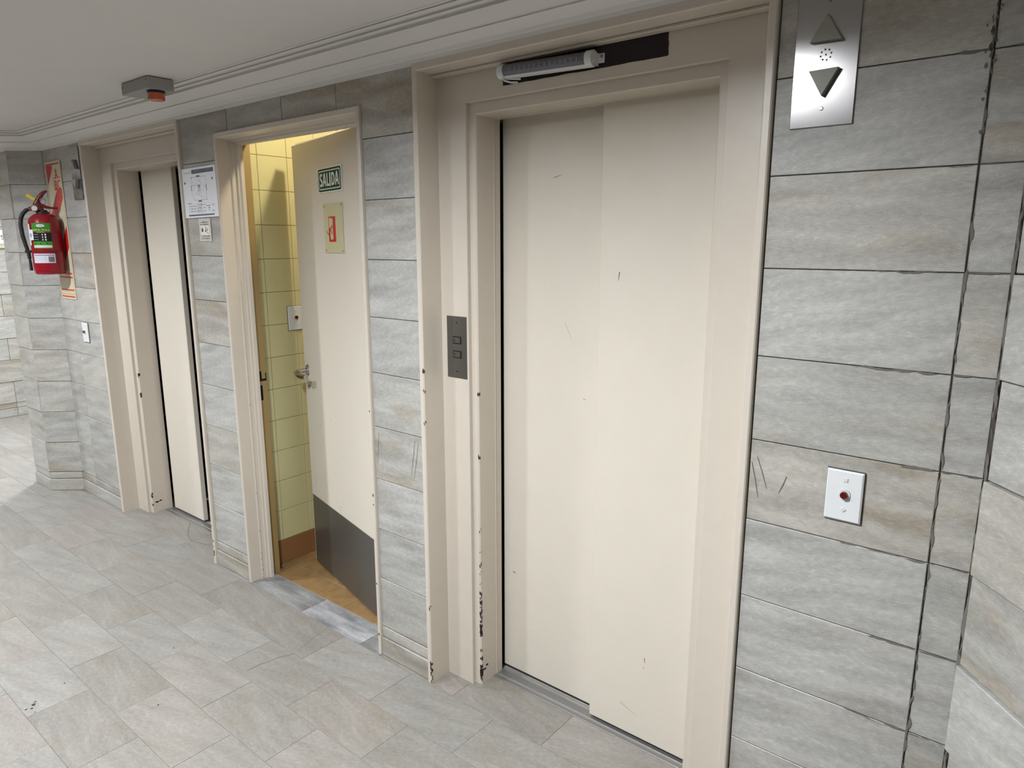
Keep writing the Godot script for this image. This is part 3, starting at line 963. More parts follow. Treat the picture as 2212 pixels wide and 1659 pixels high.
func make_stair_door() -> void:
	var d := thing("door_3", "beige exit door standing ajar between the two lifts", "door", Transform3D.IDENTITY, "", "structure")
	var f := Shape.new()
	f.frame([Vector3(-0.001, -0.001, -0.012), Vector3(0.0, 0.0, 0.009), Vector3(0.003, 0.003, 0.0115), Vector3(0.013, 0.018, 0.0115), Vector3(0.016, 0.021, 0.008), Vector3(0.018, 0.022, -0.044), Vector3(0.0265, 0.028, -0.047), Vector3(0.0245, 0.027, -0.053), Vector3(0.0255, 0.028, -0.066), Vector3(0.036, 0.035, -0.069), Vector3(0.035, 0.035, -0.074), Vector3(0.044, 0.041, -0.080), Vector3(0.045, 0.042, -0.094), Vector3(0.042, 0.040, -0.096)], -1.557, -0.607, 2.03)
	put(f, "frame", M.frame_paint, d)
	f = Shape.new()
	f.frame([Vector3(0.042, 0.040, -0.096), Vector3(0.011, 0.008, -0.097), Vector3(0.011, 0.008, -0.148), Vector3(-0.05, -0.05, -0.150)], -1.557, -0.607, 2.03)
	put(f, "rebate", M.yellow_paint, d)
	# strike plate holes in the left rebate
	var st := Shape.new()
	st.xf = Transform3D(Basis(Vector3.FORWARD, Vector3.UP, Vector3.RIGHT), Vector3(-1.5458, 0, -0.10))
	st.box(Vector3(0.012, 0.955, 0), Vector3(0.024, 1.0, 0.0012))
	st.box(Vector3(0.024, 0.955, 0), Vector3(0.047, 0.965, 0.0012))
	st.box(Vector3(0.043, 0.955, 0), Vector3(0.047, 0.99, 0.0012))
	st.box(Vector3(0.014, 0.865, 0), Vector3(0.025, 0.935, 0.0012))
	put(st, "strike_slot", M.hole, d)
	# leaf
	var lf := Shape.new()
	lf.xf = leaf_at(0, 0)
	lf.box(Vector3(0.0, 0.010, -0.040), Vector3(0.853, 2.006, 0.0), 0.002)
	lf.box(Vector3(0.011, 2.0, -0.040), Vector3(0.853, 2.015, -0.014), 0.002)
	var leaf := put(lf, "door_leaf", M.paint, d)
	var kp := Shape.new()
	kp.xf = leaf_at(0, 0)
	kp.slab(0.009, 0.727, 0.014, 0.367, 0.0, 0.0016, 0.0008)
	var kick := put(kp, "kick_plate", M.kick_steel, leaf)
	kick.set_meta("label", "dull steel kick plate")
	for q in [[0.016, 0.352], [0.2, 0.355], [0.42, 0.355], [0.62, 0.355], [0.018, 0.15], [0.25, 0.03], [0.45, 0.03], [0.65, 0.03]]:
		var rv := Shape.new()
		rv.xf = leaf_at(0, 0)
		rv.drum(Vector3(q[0], q[1], 0), 0.003, 0.002, 0.0016, 0.003, 10)
		put(rv, "rivet", M.aluminium, kick)
	var h := Shape.new()
	h.xf = leaf_at(0.042, 0.992)
	h.xf.basis = h.xf.basis * Basis.from_scale(Vector3(0.72, 1.25, 1))
	h.drum(Vector3.ZERO, 0.023, 0.019, 0.0, 0.009, 28)
	h.xf = leaf_at(0.042, 0.992)
	h.tube([Vector3(0, 0, 0.004), Vector3(0, 0, 0.03), Vector3(0.0, 0, 0.044)], [0.0105, 0.0095, 0.0095], 14)
	h.tube([Vector3(-0.002, 0.002, 0.036), Vector3(-0.001, 0, 0.050), Vector3(0.008, -0.003, 0.060), Vector3(0.03, -0.010, 0.0645), Vector3(0.06, -0.014, 0.063), Vector3(0.09, -0.013, 0.058), Vector3(0.112, -0.010, 0.053)], [0.009, 0.0105, 0.0115, 0.0115, 0.0125, 0.0135, 0.0135], 14, 0.75)
	put(h, "handle", M.chrome, leaf).set_meta("label", "steel lever handle")
	var ky := Shape.new()
	ky.xf = leaf_at(0.040, 0.916)
	ky.drum(Vector3.ZERO, 0.0045, 0.004, 0.0, 0.0012, 14)
	ky.box(Vector3(-0.0018, -0.016, 0), Vector3(0.0018, 0, 0.0012))
	put(ky, "keyhole", M.hole, leaf)
	var sc := Shape.new()
	sc.xf = leaf_at(0, 0, 0.0004)
	for q in [[0.285, 0.80, 0.30, 0.797, 0.0014], [0.335, 0.79, 0.345, 0.797, 0.0016], [0.16, 0.755, 0.163, 0.735, 0.0016], [0.40, 0.66, 0.41, 0.65, 0.0014], [0.30, 0.56, 0.31, 0.548, 0.0012], [0.19, 0.46, 0.195, 0.45, 0.0012], [0.35, 0.41, 0.37, 0.39, 0.0014], [0.30, 0.43, 0.31, 0.41, 0.0012], [0.09, 0.915, 0.1, 0.9, 0.003], [0.06, 0.92, 0.062, 0.90, 0.002], [0.33, 0.40, 0.34, 0.37, 0.0012]]:
		sc.ribbon([Vector3(q[0], q[1], 0), Vector3(q[2], q[3], 0)], [q[4], q[4] * 0.4], Vector3.BACK)
	put(sc, "scuff_mark", M.scuff, leaf).set_meta("kind", "stuff")
	# chips on the frame
	var ch := Shape.new()
	for i in 26:
		var y := pow(rng.randf(), 2.2) * 1.5 + 0.01
		speck(ch, Vector3(-1.5195 + rng.randf_range(-0.0005, 0.0005), y, -0.0772), Vector3(0.83, 0, -0.55), Vector3.UP, rng.randf_range(0.0015, 0.0035), 1.4)
		if i % 2 == 0:
			speck(ch, Vector3(-1.5305, y * 0.9, -0.0462), Vector3(0.9, 0, -0.3), Vector3.UP, rng.randf_range(0.0012, 0.003), 1.4)
	for y in [0.03, 0.055, 0.07]:
		speck(ch, Vector3(-1.5125, y, -0.088), Vector3(0, 0, -1), Vector3.UP, 0.005, 0.8)
	for y in [0.085, 0.09, 0.62, 0.655, 0.66, 0.30, 0.98]:
		speck(ch, Vector3(-0.614, y, 0.0122), Vector3.RIGHT, Vector3.UP, 0.0035, 1.6)
	put(ch, "paint_chip", M.chip, d).set_meta("kind", "stuff")

func make_stairwell() -> void:
	var w := thing("wall_stair", "pale yellow glazed tile wall inside the stairwell behind the exit door", "wall", Transform3D.IDENTITY, "", "structure")
	var pl := Transform3D(Basis(Vector3.FORWARD, Vector3.UP, Vector3.RIGHT), Vector3(-1.61, 0, 0))   # local x runs to -z
	var b := Shape.new()
	b.box(Vector3(-1.75, 0, -1.75), Vector3(-1.6125, 2.8, -0.149))
	put(b, "mortar_bed", M.tile_grout, w)
	var edges := [0.150, 0.2185]
	while edges[-1] < 1.5:
		edges.append(edges[-1] + 0.1535)
	for c in edges.size() - 1:
		for r in 17:
			var y0 := 0.1205 + 0.1541 * r
			var s := Shape.new()
			s.xf = pl
			s.slab(edges[c] + 0.0009, edges[c + 1] - 0.0009, y0 + 0.0009, y0 + 0.1532, -0.006, rng.randf_range(-0.0003, 0.0003), 0.0012)
			put(s, "wall_tile", M.yellow_glaze, w)
		var k := Shape.new()
		k.xf = pl
		k.slab(edges[c] - (0.0 if c else 0.0), edges[c + 1], 0.0, 0.119, -0.006, 0.004, 0.001)
		if c % 2 == 0:
			k = Shape.new()
			k.xf = pl
			k.slab(edges[c], edges[mini(c + 2, edges.size() - 1)] - 0.001, 0.0, 0.119, -0.006, 0.004, 0.001)
			put(k, "skirting_tile", M.clay_skirting, w)
	# end wall of the stairwell
	var w2 := thing("wall_stair_end", "yellow tiled wall at the back of the stairwell above the exit door leaf", "wall", Transform3D.IDENTITY, "", "structure")
	b = Shape.new()
	b.box(Vector3(-1.75, 0, -1.75), Vector3(0.2, 2.8, -1.6025))
	put(b, "mortar_bed", M.tile_grout, w2)
	for c in 8:
		for r in range(7, 17):
			var s := Shape.new()
			s.xf = face(Vector3(-1.61, 0, -1.60), Vector3.RIGHT)
			s.slab(0.154 * c + 0.0009, 0.154 * (c + 1) - 0.0009, 0.1205 + 0.1541 * r + 0.0009, 0.1205 + 0.1541 * (r + 1), -0.006, 0.0, 0.0012)
			put(s, "wall_tile", M.yellow_glaze, w2)
	var o := Shape.new()
	o.box(Vector3(-0.34, 0, -1.75), Vector3(-0.22, 2.8, -0.55))
	o.box(Vector3(-0.60, 0, -0.60), Vector3(-0.34, 2.8, -0.15))
	tag(put(o, "wall_stair_side", M.yellow_paint), "yellow painted side wall of the stairwell", "wall", "", "structure")
	o = Shape.new()
	o.box(Vector3(-1.75, 2.7, -1.75), Vector3(-0.2, 2.82, -0.14))
	tag(put(o, "ceiling_stair", M.plaster), "white ceiling of the stairwell", "ceiling", "", "structure")
	# clay floor
	var fl := thing("floor_stair", "orange brown clay tile floor of the stair landing", "floor", Transform3D.IDENTITY, "", "structure")
	b = Shape.new()
	b.box(Vector3(-1.62, -0.08, -1.62), Vector3(-0.5, -0.002, -0.1175))
	put(b, "mortar_bed", M.tile_grout, fl)
	var fp := Transform3D(Basis(Vector3.RIGHT, Vector3.FORWARD, Vector3.UP), Vector3.ZERO)
	var ze := [0.118, 0.240, 0.440, 0.640, 0.840, 1.04, 1.24, 1.44, 1.60]
	for r in ze.size() - 1:
		for c in 6:
			var s := Shape.new()
			s.xf = fp
			var x := -1.6095 + 0.198 * c + (0.0 if r % 2 == 0 else 0.0)
			s.slab(maxf(x + 0.001, -1.605), minf(x + 0.197, -0.61), ze[r] + 0.001, ze[r + 1] - 0.001, -0.012, 0.0, 0.001)
			put(s, "floor_tile", M.clay, fl)
	# lamp over the door inside
	var l := thing("stair_lamp", "round globe wall lamp above the exit door inside the stairwell", "lamp", Transform3D(Basis.IDENTITY, Vector3(-1.0, 2.36, -0.345)))
	var s := Shape.new()
	s.drum(Vector3(0, 0, 0), 0.05, 0.045, 0.175, 0.195, 24)
	s.tube([Vector3(0, 0, 0.19), Vector3(0, 0, 0.05)], [0.012, 0.012], 12)
	put(s, "bracket", M.white_plastic, l)
	s = Shape.new()
	var prof := []
	for i in 17:
		var a := -PI / 2 + PI * i / 16.0
		prof.append(Vector2(0.055 * cos(a), 0.055 * sin(a)))
	s.lathe(prof, 28)
	put(s, "globe", M.stair_globe, l)
	var om := OmniLight3D.new()
	om.name = "light"
	om.light_color = Color(1.0, 0.94, 0.82)
	om.light_energy = 0.42
	om.light_size = 0.03
	om.omni_range = 8.0
	om.omni_attenuation = 2.0
	om.shadow_enabled = true
	l.add_child(om)

# ------------------------------------------------------------------ fittings
func make_fittings() -> void:
	# lift direction indicators
	indicator(Transform3D(Basis.IDENTITY, Vector3(0.8765, 1.818, 0.0012)), "brushed steel lift indicator with two triangles beside the near lift")
	indicator(Transform3D(Basis.IDENTITY, Vector3(-3.068, 1.818, 0.0012)), "brushed steel lift indicator with two triangles above the fire extinguisher")
	# push buttons
	push_button(Transform3D(Basis.IDENTITY, Vector3(0.9925, 0.976, 0.0012)), "white push button plate with red button right of the near lift")
	push_button(Transform3D(Basis.IDENTITY, Vector3(-3.203, 1.004, 0.0012)), "white push button plate below the fire extinguisher")
	push_button(Transform3D(Basis(Vector3.FORWARD, Vector3.UP, Vector3.RIGHT), Vector3(-1.6095, 1.165, -0.360)), "white push button plate on yellow tiles behind the exit door")
	# call panel on the casing of the near lift
	var c := thing("call_panel", "dull steel call panel with two square buttons on the near lift frame", "call panel", Transform3D(Basis.IDENTITY, Vector3(-0.2555, 1.134, -0.0795)))
	var s := Shape.new()
	s.slab(-0.0445, 0.0445, 0.0, 0.208, 0.0, 0.0025, 0.001)
	put(s, "plate", M.dull_steel, c)
	for k in 2:
		var y: float = [0.1285, 0.0805][k]
		s = Shape.new()
		s.box(Vector3(-0.017, y - 0.0127, 0.002), Vector3(0.0215, y + 0.0127, 0.0042), 0.0015)
		var bz := put(s, "button_frame", M.black, c)
		s = Shape.new()
		s.box(Vector3(-0.0135, y - 0.0092, 0.004), Vector3(0.0175, y + 0.0092, 0.0056), 0.0008)
		put(s, "button", M.dull_steel, bz)
		s = Shape.new()
		var q := PackedVector2Array([Vector2(-0.0115, -0.004), Vector2(-0.0025, -0.004), Vector2(-0.007, 0.0045)])
		if k == 1:
			q = PackedVector2Array([Vector2(-0.0115, 0.004), Vector2(-0.007, -0.0045), Vector2(-0.0025, 0.004)])
		for i in 3:
			var a := Vector3(q[i].x, q[i].y + y, 0.0060)
			var b := Vector3(q[(i + 1) % 3].x, q[(i + 1) % 3].y + y, 0.0060)
			s.ribbon([a, b], [0.0012, 0.0012], Vector3.BACK)
		put(s, "arrow_mark", M.ink, bz)
	for y in [0.187, 0.0225]:
		s = Shape.new()
		s.drum(Vector3(0.001, y, 0), 0.0028, 0.0024, 0.0024, 0.0032, 12)
		put(s, "screw", M.hole, c)
	# emergency light tube over the near lift
	var t := thing("emergency_light", "slim grey emergency light with white end caps above the near lift", "lamp", Transform3D(Basis(Vector3.BACK, deg_to_rad(-1.9)), Vector3(0.118, 2.0605, -0.0795)))
	s = Shape.new()
	s.box(Vector3(-0.152, -0.019, 0.004), Vector3(0.152, -0.0125, 0.032), 0.002)
	put(s, "body", M.white_plastic, t)
	s = Shape.new()
	s.xf = Transform3D(Basis(Vector3.UP, Vector3.RIGHT, Vector3.FORWARD), Vector3(0, 0.001, 0.024))
	s.lathe([Vector2(0.0, -0.150), Vector2(0.0165, -0.150), Vector2(0.0165, 0.150), Vector2(0.0, 0.150)], 24)
	put(s, "lens", M.lens, t)
	for i in 14:
		s = Shape.new()
		s.box(Vector3(-0.115 + 0.0175 * i, -0.006, 0.0395), Vector3(-0.109 + 0.0175 * i, 0.004, 0.0415), 0.0008)
		put(s, "led_chip", M.led, t)
	for sx in [-1, 1]:
		s = Shape.new()
		var cap := PackedVector2Array()
		for i in 13:
			var a := PI * i / 12.0
			cap.append(Vector2(0.024 + 0.019 * sin(a), -0.001 - 0.0205 * cos(a)))
		cap.append(Vector2(0.0, 0.012))
		cap.append(Vector2(0.0, -0.016))
		s.xf = Transform3D(Basis(Vector3.BACK, Vector3.UP, Vector3.LEFT), Vector3(sx * 0.150 + 0.010, 0, 0))
		s.prism(cap, 0.0, 0.020, true)
		put(s, "end_cap", M.white_plastic, t)
	s = Shape.new()
	s.box(Vector3(0.155, -0.010, 0.0), Vector3(0.178, 0.014, 0.003), 0.001)
	put(s, "mounting_ear", M.white_plastic, t)
	s = Shape.new()
	s.drum(Vector3(0.170, 0.006, 0.0), 0.0048, 0.0036, 0.002, 0.007, 14)
	put(s, "screw", M.chrome, t)
	s = Shape.new()
	s.tube([Vector3(-0.150, -0.016, 0.030), Vector3(-0.142, -0.026, 0.026), Vector3(-0.128, -0.030, 0.014), Vector3(-0.112, -0.029, 0.002)], [0.0028, 0.0028, 0.0028, 0.0028], 8)
	s.tube([Vector3(-0.145, -0.014, 0.030), Vector3(-0.13, -0.021, 0.022), Vector3(-0.10, -0.022, 0.004)], [0.0028, 0.0028, 0.0028], 8)
	put(s, "wire_clip", M.white_plastic, t)
	# siren box with amber beacon on the ceiling
	var bx := thing("alarm_box", "grey metal alarm box with an orange beacon under the ceiling", "alarm", Transform3D(Basis.IDENTITY, Vector3(-1.667, CEIL, 0.21)))
	s = Shape.new()
	s.box(Vector3(-0.117, -0.047, -0.051), Vector3(0.117, -0.002, 0.051), 0.002)
	put(s, "box", M.box_grey, bx)
	s = Shape.new()
	s.box(Vector3(-0.112, -0.003, -0.046), Vector3(0.112, 0.0, 0.046))
	put(s, "gasket", M.black, bx)
	for q in [[-0.107, -0.020], [0.106, -0.014]]:
		s = Shape.new()
		s.drum(Vector3(q[0], q[1], 0), 0.004, 0.0035, 0.051, 0.0522, 12)
		put(s, "screw", M.dull_steel, bx)
	s = Shape.new()
	s.xf.origin = Vector3(0.082, -0.047, 0.006)
	s.lathe([Vector2(0.0, -0.010), Vector2(0.0325, -0.010), Vector2(0.0325, 0.0)], 32)
	put(s, "collar", M.collar, bx)
	s = Shape.new()
	s.xf.origin = Vector3(0.082, -0.057, 0.006)
	s.lathe([Vector2(0.0, -0.027), Vector2(0.026, -0.0265), Vector2(0.0285, -0.024), Vector2(0.031, 0.0)], 32)
	for i in 16:
		var rb := Shape.new()
		var a := TAU * i / 16.0
		rb.xf = Transform3D(Basis(Vector3.UP, a), Vector3(0.082, -0.057, 0.006))
		rb.box(Vector3(-0.0008, -0.024, 0.0275), Vector3(0.0008, -0.001, 0.0305))
		s.p.append_array(rb.p)
		s.n.append_array(rb.n)
		s.t.append_array(rb.t)
	put(s, "beacon", M.amber, bx)

func indicator(at: Transform3D, label: String) -> void:
	var t := thing("lift_indicator", label, "indicator", at, "lift indicators")
	var s := Shape.new()
	s.slab(-0.0625, 0.0625, 0.0, 0.284, 0.0, 0.0035, 0.001)
	put(s, "plate", M.steel, t)
	for q in [PackedVector2Array([Vector2(-0.0295, 0.164), Vector2(0.032, 0.163), Vector2(0.001, 0.2145)]), PackedVector2Array([Vector2(-0.027, 0.109), Vector2(0.001, 0.0585), Vector2(0.0305, 0.110)])]:
		s = Shape.new()
		s.prism(q, 0.003, 0.0175)
		put(s, "arrow_lamp", M.acrylic, t)
	for i in 9:
		s = Shape.new()
		var a := TAU * i / 8.0 + 0.2
		var c := Vector3(cos(a), sin(a), 0) * 0.0105 if i < 8 else Vector3.ZERO
		s.drum(c + Vector3(0.0005, 0.1395, 0), 0.0018, 0.0018, 0.003, 0.0037, 10)
		put(s, "sound_hole", M.hole, t)
	for y in [0.0355, 0.2435]:
		s = Shape.new()
		s.drum(Vector3(0.0, y, 0), 0.0042, 0.003, 0.0034, 0.0056, 14)
		put(s, "screw", M.chrome, t)

func push_button(at: Transform3D, label: String) -> void:
	var t := thing("push_button", label, "push button", at, "push button plates")
	var s := Shape.new()
	s.box(Vector3(-0.0385, -0.0015, 0), Vector3(0.0385, 0.117, 0.002))
	put(s, "back_box", M.black, t)
	s = Shape.new()
	s.slab(-0.0375, 0.0375, 0.0, 0.1155, 0.001, 0.0085, 0.003)
	put(s, "plate", M.white_plastic, t)
	s = Shape.new()
	s.drum(Vector3(0.002, 0.0625, 0), 0.0125, 0.0115, 0.008, 0.0115, 28)
	put(s, "collar", M.pale_metal, t)
	s = Shape.new()
	s.drum(Vector3(0.002, 0.0625, 0), 0.0078, 0.0074, 0.011, 0.019, 24)
	put(s, "button", M.button_red, t)
	for q in [[0.0955, 0.0], [0.0275, PI / 4]]:
		s = Shape.new()
		s.xf = Transform3D(Basis(Vector3.BACK, q[1]), Vector3(0.002, q[0], 0))
		s.box(Vector3(-0.0042, -0.0042, 0.008), Vector3(0.0042, 0.0042, 0.0105), 0.0006)
		put(s, "screw", M.pale_metal, t)

# ------------------------------------------------------------------ signs
func plate(called: String, label: String, at: Transform3D, w: float, h: float, m: Material, depth := 0.003) -> Node3D:
	var t := thing(called, label, "sign", at)
	var s := Shape.new()
	s.uvx = Vector3(1.0 / w, 0, 0)
	s.uvy = Vector3(0, 1.0 / h, 0)
	s.uvo = Vector2(0, 1)
	s.slab(0, w, 0, h, 0.0, depth, 0.0004)
	put(s, "board", m, t)
	return t

func round_rect(x0: float, y0: float, x1: float, y1: float, r: float) -> PackedVector2Array:
	var out := PackedVector2Array()
	for q in [[x1 - r, y0 + r, -PI / 2], [x1 - r, y1 - r, 0.0], [x0 + r, y1 - r, PI / 2], [x0 + r, y0 + r, PI]]:
		for i in 6:
			var a: float = q[2] + PI / 2 * i / 5.0
			out.append(Vector2(q[0] + r * cos(a), q[1] + r * sin(a)))
	return out

func flat(parent: Node, called: String, poly: PackedVector2Array, z: float, m: Material) -> void:
	var s := Shape.new()
	var q := poly
	if Geometry2D.is_polygon_clockwise(q):
		q.reverse()
	s.prism(q, z - 0.0003, z)
	put(s, called, m, parent)

func make_signs() -> void:
	# green exit sign
	var t := plate("exit_sign", "green and white sign reading SALIDA on the exit door", leaf_at(0.298, 1.783, 0.0005), 0.243, 0.100, M.sign_white)
	flat(t, "green_field", round_rect(0.006, 0.005, 0.237, 0.095, 0.010), 0.0034, M.sign_green)
	flat(t, "white_line", round_rect(0.014, 0.0125, 0.229, 0.0875, 0.006), 0.0038, M.sign_white)
	flat(t, "inner_field", round_rect(0.0185, 0.0165, 0.2245, 0.0835, 0.004), 0.0042, M.sign_green)
	words("SAL", 0.070, Transform3D(Basis.IDENTITY, Vector3(0.0745, 0.0495, 0.0044)), M.sign_white, t, "lettering", 0.82)
	flat(t, "lettering", PackedVector2Array([Vector2(0.1265, 0.0235), Vector2(0.1375, 0.0235), Vector2(0.1375, 0.0765), Vector2(0.1265, 0.0765)]), 0.0047, M.sign_white)
	words("DA", 0.070, Transform3D(Basis.IDENTITY, Vector3(0.1800, 0.0495, 0.0044)), M.sign_white, t, "lettering", 0.82)
	# pictogram of a doorway
	t = plate("doorway_sign", "cream plate with a red doorway pictogram below the exit sign", leaf_at(0.341, 1.540, 0.0005), 0.190, 0.200, M.sign_cream)
	flat(t, "door_outline", PackedVector2Array([Vector2(0.048, 0.045), Vector2(0.118, 0.045), Vector2(0.118, 0.147), Vector2(0.048, 0.147)]), 0.0034, M.sign_red)
	flat(t, "door_opening", PackedVector2Array([Vector2(0.062, 0.052), Vector2(0.092, 0.056), Vector2(0.092, 0.138), Vector2(0.053, 0.143), Vector2(0.053, 0.099), Vector2(0.062, 0.092)]), 0.0037, M.sign_cream)
	var s := Shape.new()
	for q in [[[0.060, 0.098], [0.052, 0.078], [0.056, 0.050]], [[0.066, 0.098], [0.060, 0.078], [0.064, 0.052]], [[0.048, 0.072], [0.036, 0.080], [0.030, 0.088]], [[0.060, 0.100], [0.070, 0.100], [0.080, 0.080], [0.086, 0.076]], [[0.052, 0.085], [0.058, 0.100], [0.068, 0.102]]]:
		var pts := []
		var ws := []
		for p in q:
			pts.append(Vector3(p[0], p[1], 0.0041))
			ws.append(0.0042)
		s.ribbon(pts, ws, Vector3.BACK)
	s.drum(Vector3(0.082, 0.106, 0), 0.006, 0.006, 0.0036, 0.0041, 14)
	put(s, "running_figure", M.sign_red, t)
	for q in [[0.010, 0.188], [0.180, 0.190], [0.011, 0.010], [0.180, 0.008]]:
		s = Shape.new()
		s.drum(Vector3(q[0], q[1], 0), 0.0028, 0.0022, 0.003, 0.0042, 10)
		put(s, "nail", M.chip, t)
	# evacuation plan
	var pm := mat("plan_print", Color(1, 1, 1), 0.35)
	pm.albedo_texture = plan_texture()
	t = plate("evacuation_plan", "white evacuation plan board with floor plan beside the exit door", Transform3D(Basis(Vector3.BACK, deg_to_rad(0.6)), Vector3(-1.861, 1.690, 0.0015)), 0.291, 0.214, pm, 0.004)
	for q in [[0.022, 0.152], [0.262, 0.160]]:
		s = Shape.new()
		s.drum(Vector3(q[0], q[1], 0), 0.0052, 0.0045, 0.004, 0.0058, 14)
		put(s, "screw", M.dull_steel, t)
	# small fire notice
	var nm := mat("notice_print", Color(1, 1, 1), 0.45)
	nm.albedo_texture = notice_texture()
	plate("fire_notice", "small square black and white fire notice under the evacuation plan", Transform3D(Basis.IDENTITY, Vector3(-1.749, 1.5885, 0.0015)), 0.097, 0.097, nm, 0.003)
	# striped backboard of the extinguisher
	var bm := mat("stripe_print", Color(1, 1, 1), 0.35)
	bm.albedo_texture = stripe_texture()
	t = plate("extinguisher_board", "tall cream board with red diagonal stripes behind the fire extinguisher", Transform3D(Basis.IDENTITY, Vector3(-3.510, 1.250, 0.0015)), 0.226, 0.797, bm, 0.004)
	words("A", 0.075, Transform3D(Basis.IDENTITY, Vector3(0.156, 0.722, 0.0042)), M.sign_red, t, "lettering", 1.0, 700)
	words("BC", 0.068, Transform3D(Basis.IDENTITY, Vector3(0.158, 0.662, 0.0042)), M.sign_red, t, "lettering", 1.0, 700)
	# corridor name plate, only its end shows
	t = plate("corridor_sign", "white name plate in black letters on the far corridor wall", Transform3D(Basis(Vector3.FORWARD, Vector3.UP, Vector3.RIGHT), Vector3(-6.218, 1.572, 0.16)), 0.70, 0.124, M.sign_white, 0.006)
	words("as", 0.066, Transform3D(Basis.IDENTITY, Vector3(0.612, 0.064, 0.0066)), M.ink, t, "lettering", 1.0, 500)
	plate("sign_rail", "cream blank strip below the corridor name plate", Transform3D(Basis(Vector3.FORWARD, Vector3.UP, Vector3.RIGHT), Vector3(-6.218, 1.536, 0.16)), 0.70, 0.033, M.sign_cream, 0.006)

func paint_rect(img: Image, x: float, y: float, w: float, h: float, c: Color) -> void:
	img.fill_rect(Rect2i(int(x), int(y), maxi(1, int(w)), maxi(1, int(h))), c)

func line(img: Image, x0: float, y0: float, x1: float, y1: float, w: int, c: Color) -> void:
	var n := int(maxf(absf(x1 - x0), absf(y1 - y0))) + 1
	for i in n + 1:
		var f := float(i) / n
		img.fill_rect(Rect2i(int(lerpf(x0, x1, f)) - w / 2, int(lerpf(y0, y1, f)) - w / 2, w, w), c)

func plan_texture() -> ImageTexture:
	var img := Image.create_empty(582, 428, false, Image.FORMAT_RGB8)
	var paper := Color(0.93, 0.935, 0.955)
	var slate := Color(0.30, 0.33, 0.40)
	var ink := Color(0.22, 0.22, 0.26)
	var faint := Color(0.56, 0.57, 0.61)
	img.fill(Color(0.95, 0.95, 0.955))
	paint_rect(img, 8, 8, 566, 412, paper)
	paint_rect(img, 175, 18, 378, 34, slate)
	for i in 9:
		paint_rect(img, 228 + i * 13, 32, 9, 5, faint)
		paint_rect(img, 420 + i * 11, 25, 7, 4, faint)
	for i in 12:
		paint_rect(img, 40 + i * 10, 36, 7, 7, faint)
	# outline of the floor
	var o := [[160, 82], [410, 82], [410, 278], [195, 278], [160, 240], [160, 82]]
	for i in o.size() - 1:
		line(img, o[i][0], o[i][1], o[i + 1][0], o[i + 1][1], 2, ink)
	for q in [[254, 70, 58, 10], [258, 282, 58, 11], [150, 150, 8, 46], [410, 150, 9, 52], [154, 82, 12, 8], [404, 272, 8, 8]]:
		paint_rect(img, q[0], q[1], q[2], q[3], ink)
	line(img, 278, 82, 278, 120, 2, faint)
	line(img, 322, 82, 322, 120, 2, faint)
	line(img, 278, 120, 322, 120, 2, faint)
	line(img, 160, 152, 270, 152, 2, ink)
	line(img, 314, 218, 314, 278, 1, ink)
	line(img, 258, 214, 314, 216, 1, ink)
	paint_rect(img, 270, 150, 44, 8, ink)
	var r := RandomNumberGenerator.new()
	r.seed = 3
	for i in 60:
		paint_rect(img, 266 + r.randi_range(0, 46), 158 + r.randi_range(0, 44), r.randi_range(2, 6), r.randi_range(2, 8), ink if r.randf() < 0.6 else Color(0.32, 0.34, 0.6))
	for i in 26:
		paint_rect(img, 180 + r.randi_range(0, 210), 96 + r.randi_range(0, 165), 9, 6, faint)
	# key at the foot
	for b in [[70, 312, 140, 74], [222, 300, 164, 90], [470, 316, 68, 72]]:
		line(img, b[0], b[1], b[0] + b[2], b[1], 1, faint)
		line(img, b[0], b[1] + b[3], b[0] + b[2], b[1] + b[3], 1, faint)
		line(img, b[0], b[1], b[0], b[1] + b[3], 1, faint)
		line(img, b[0] + b[2], b[1], b[0] + b[2], b[1] + b[3], 1, faint)
	for yy in 3:
		for xx in 6:
			paint_rect(img, 84 + xx * 22, 322 + yy * 22, 11 if xx % 3 else 7, 11, faint if xx % 2 else ink)
		for xx in 3:
			paint_rect(img, 232 + xx * 32, 308 + yy * 27, 19, 20, faint)
			paint_rect(img, 236 + xx * 32, 312 + yy * 27, 8, 11, ink if (xx + yy) % 4 == 2 else paper)
		paint_rect(img, 334, 316 + yy * 27, 38, 6, faint)
	for q in [[60, 298, 66, 7], [392, 328, 62, 7], [420, 344, 26, 12], [424, 366, 16, 10], [490, 324, 26, 8], [484, 372, 40, 7]]:
		paint_rect(img, q[0], q[1], q[2], q[3], faint)
	paint_rect(img, 62, 400, 452, 12, slate)
	img.generate_mipmaps()
	return ImageTexture.create_from_image(img)

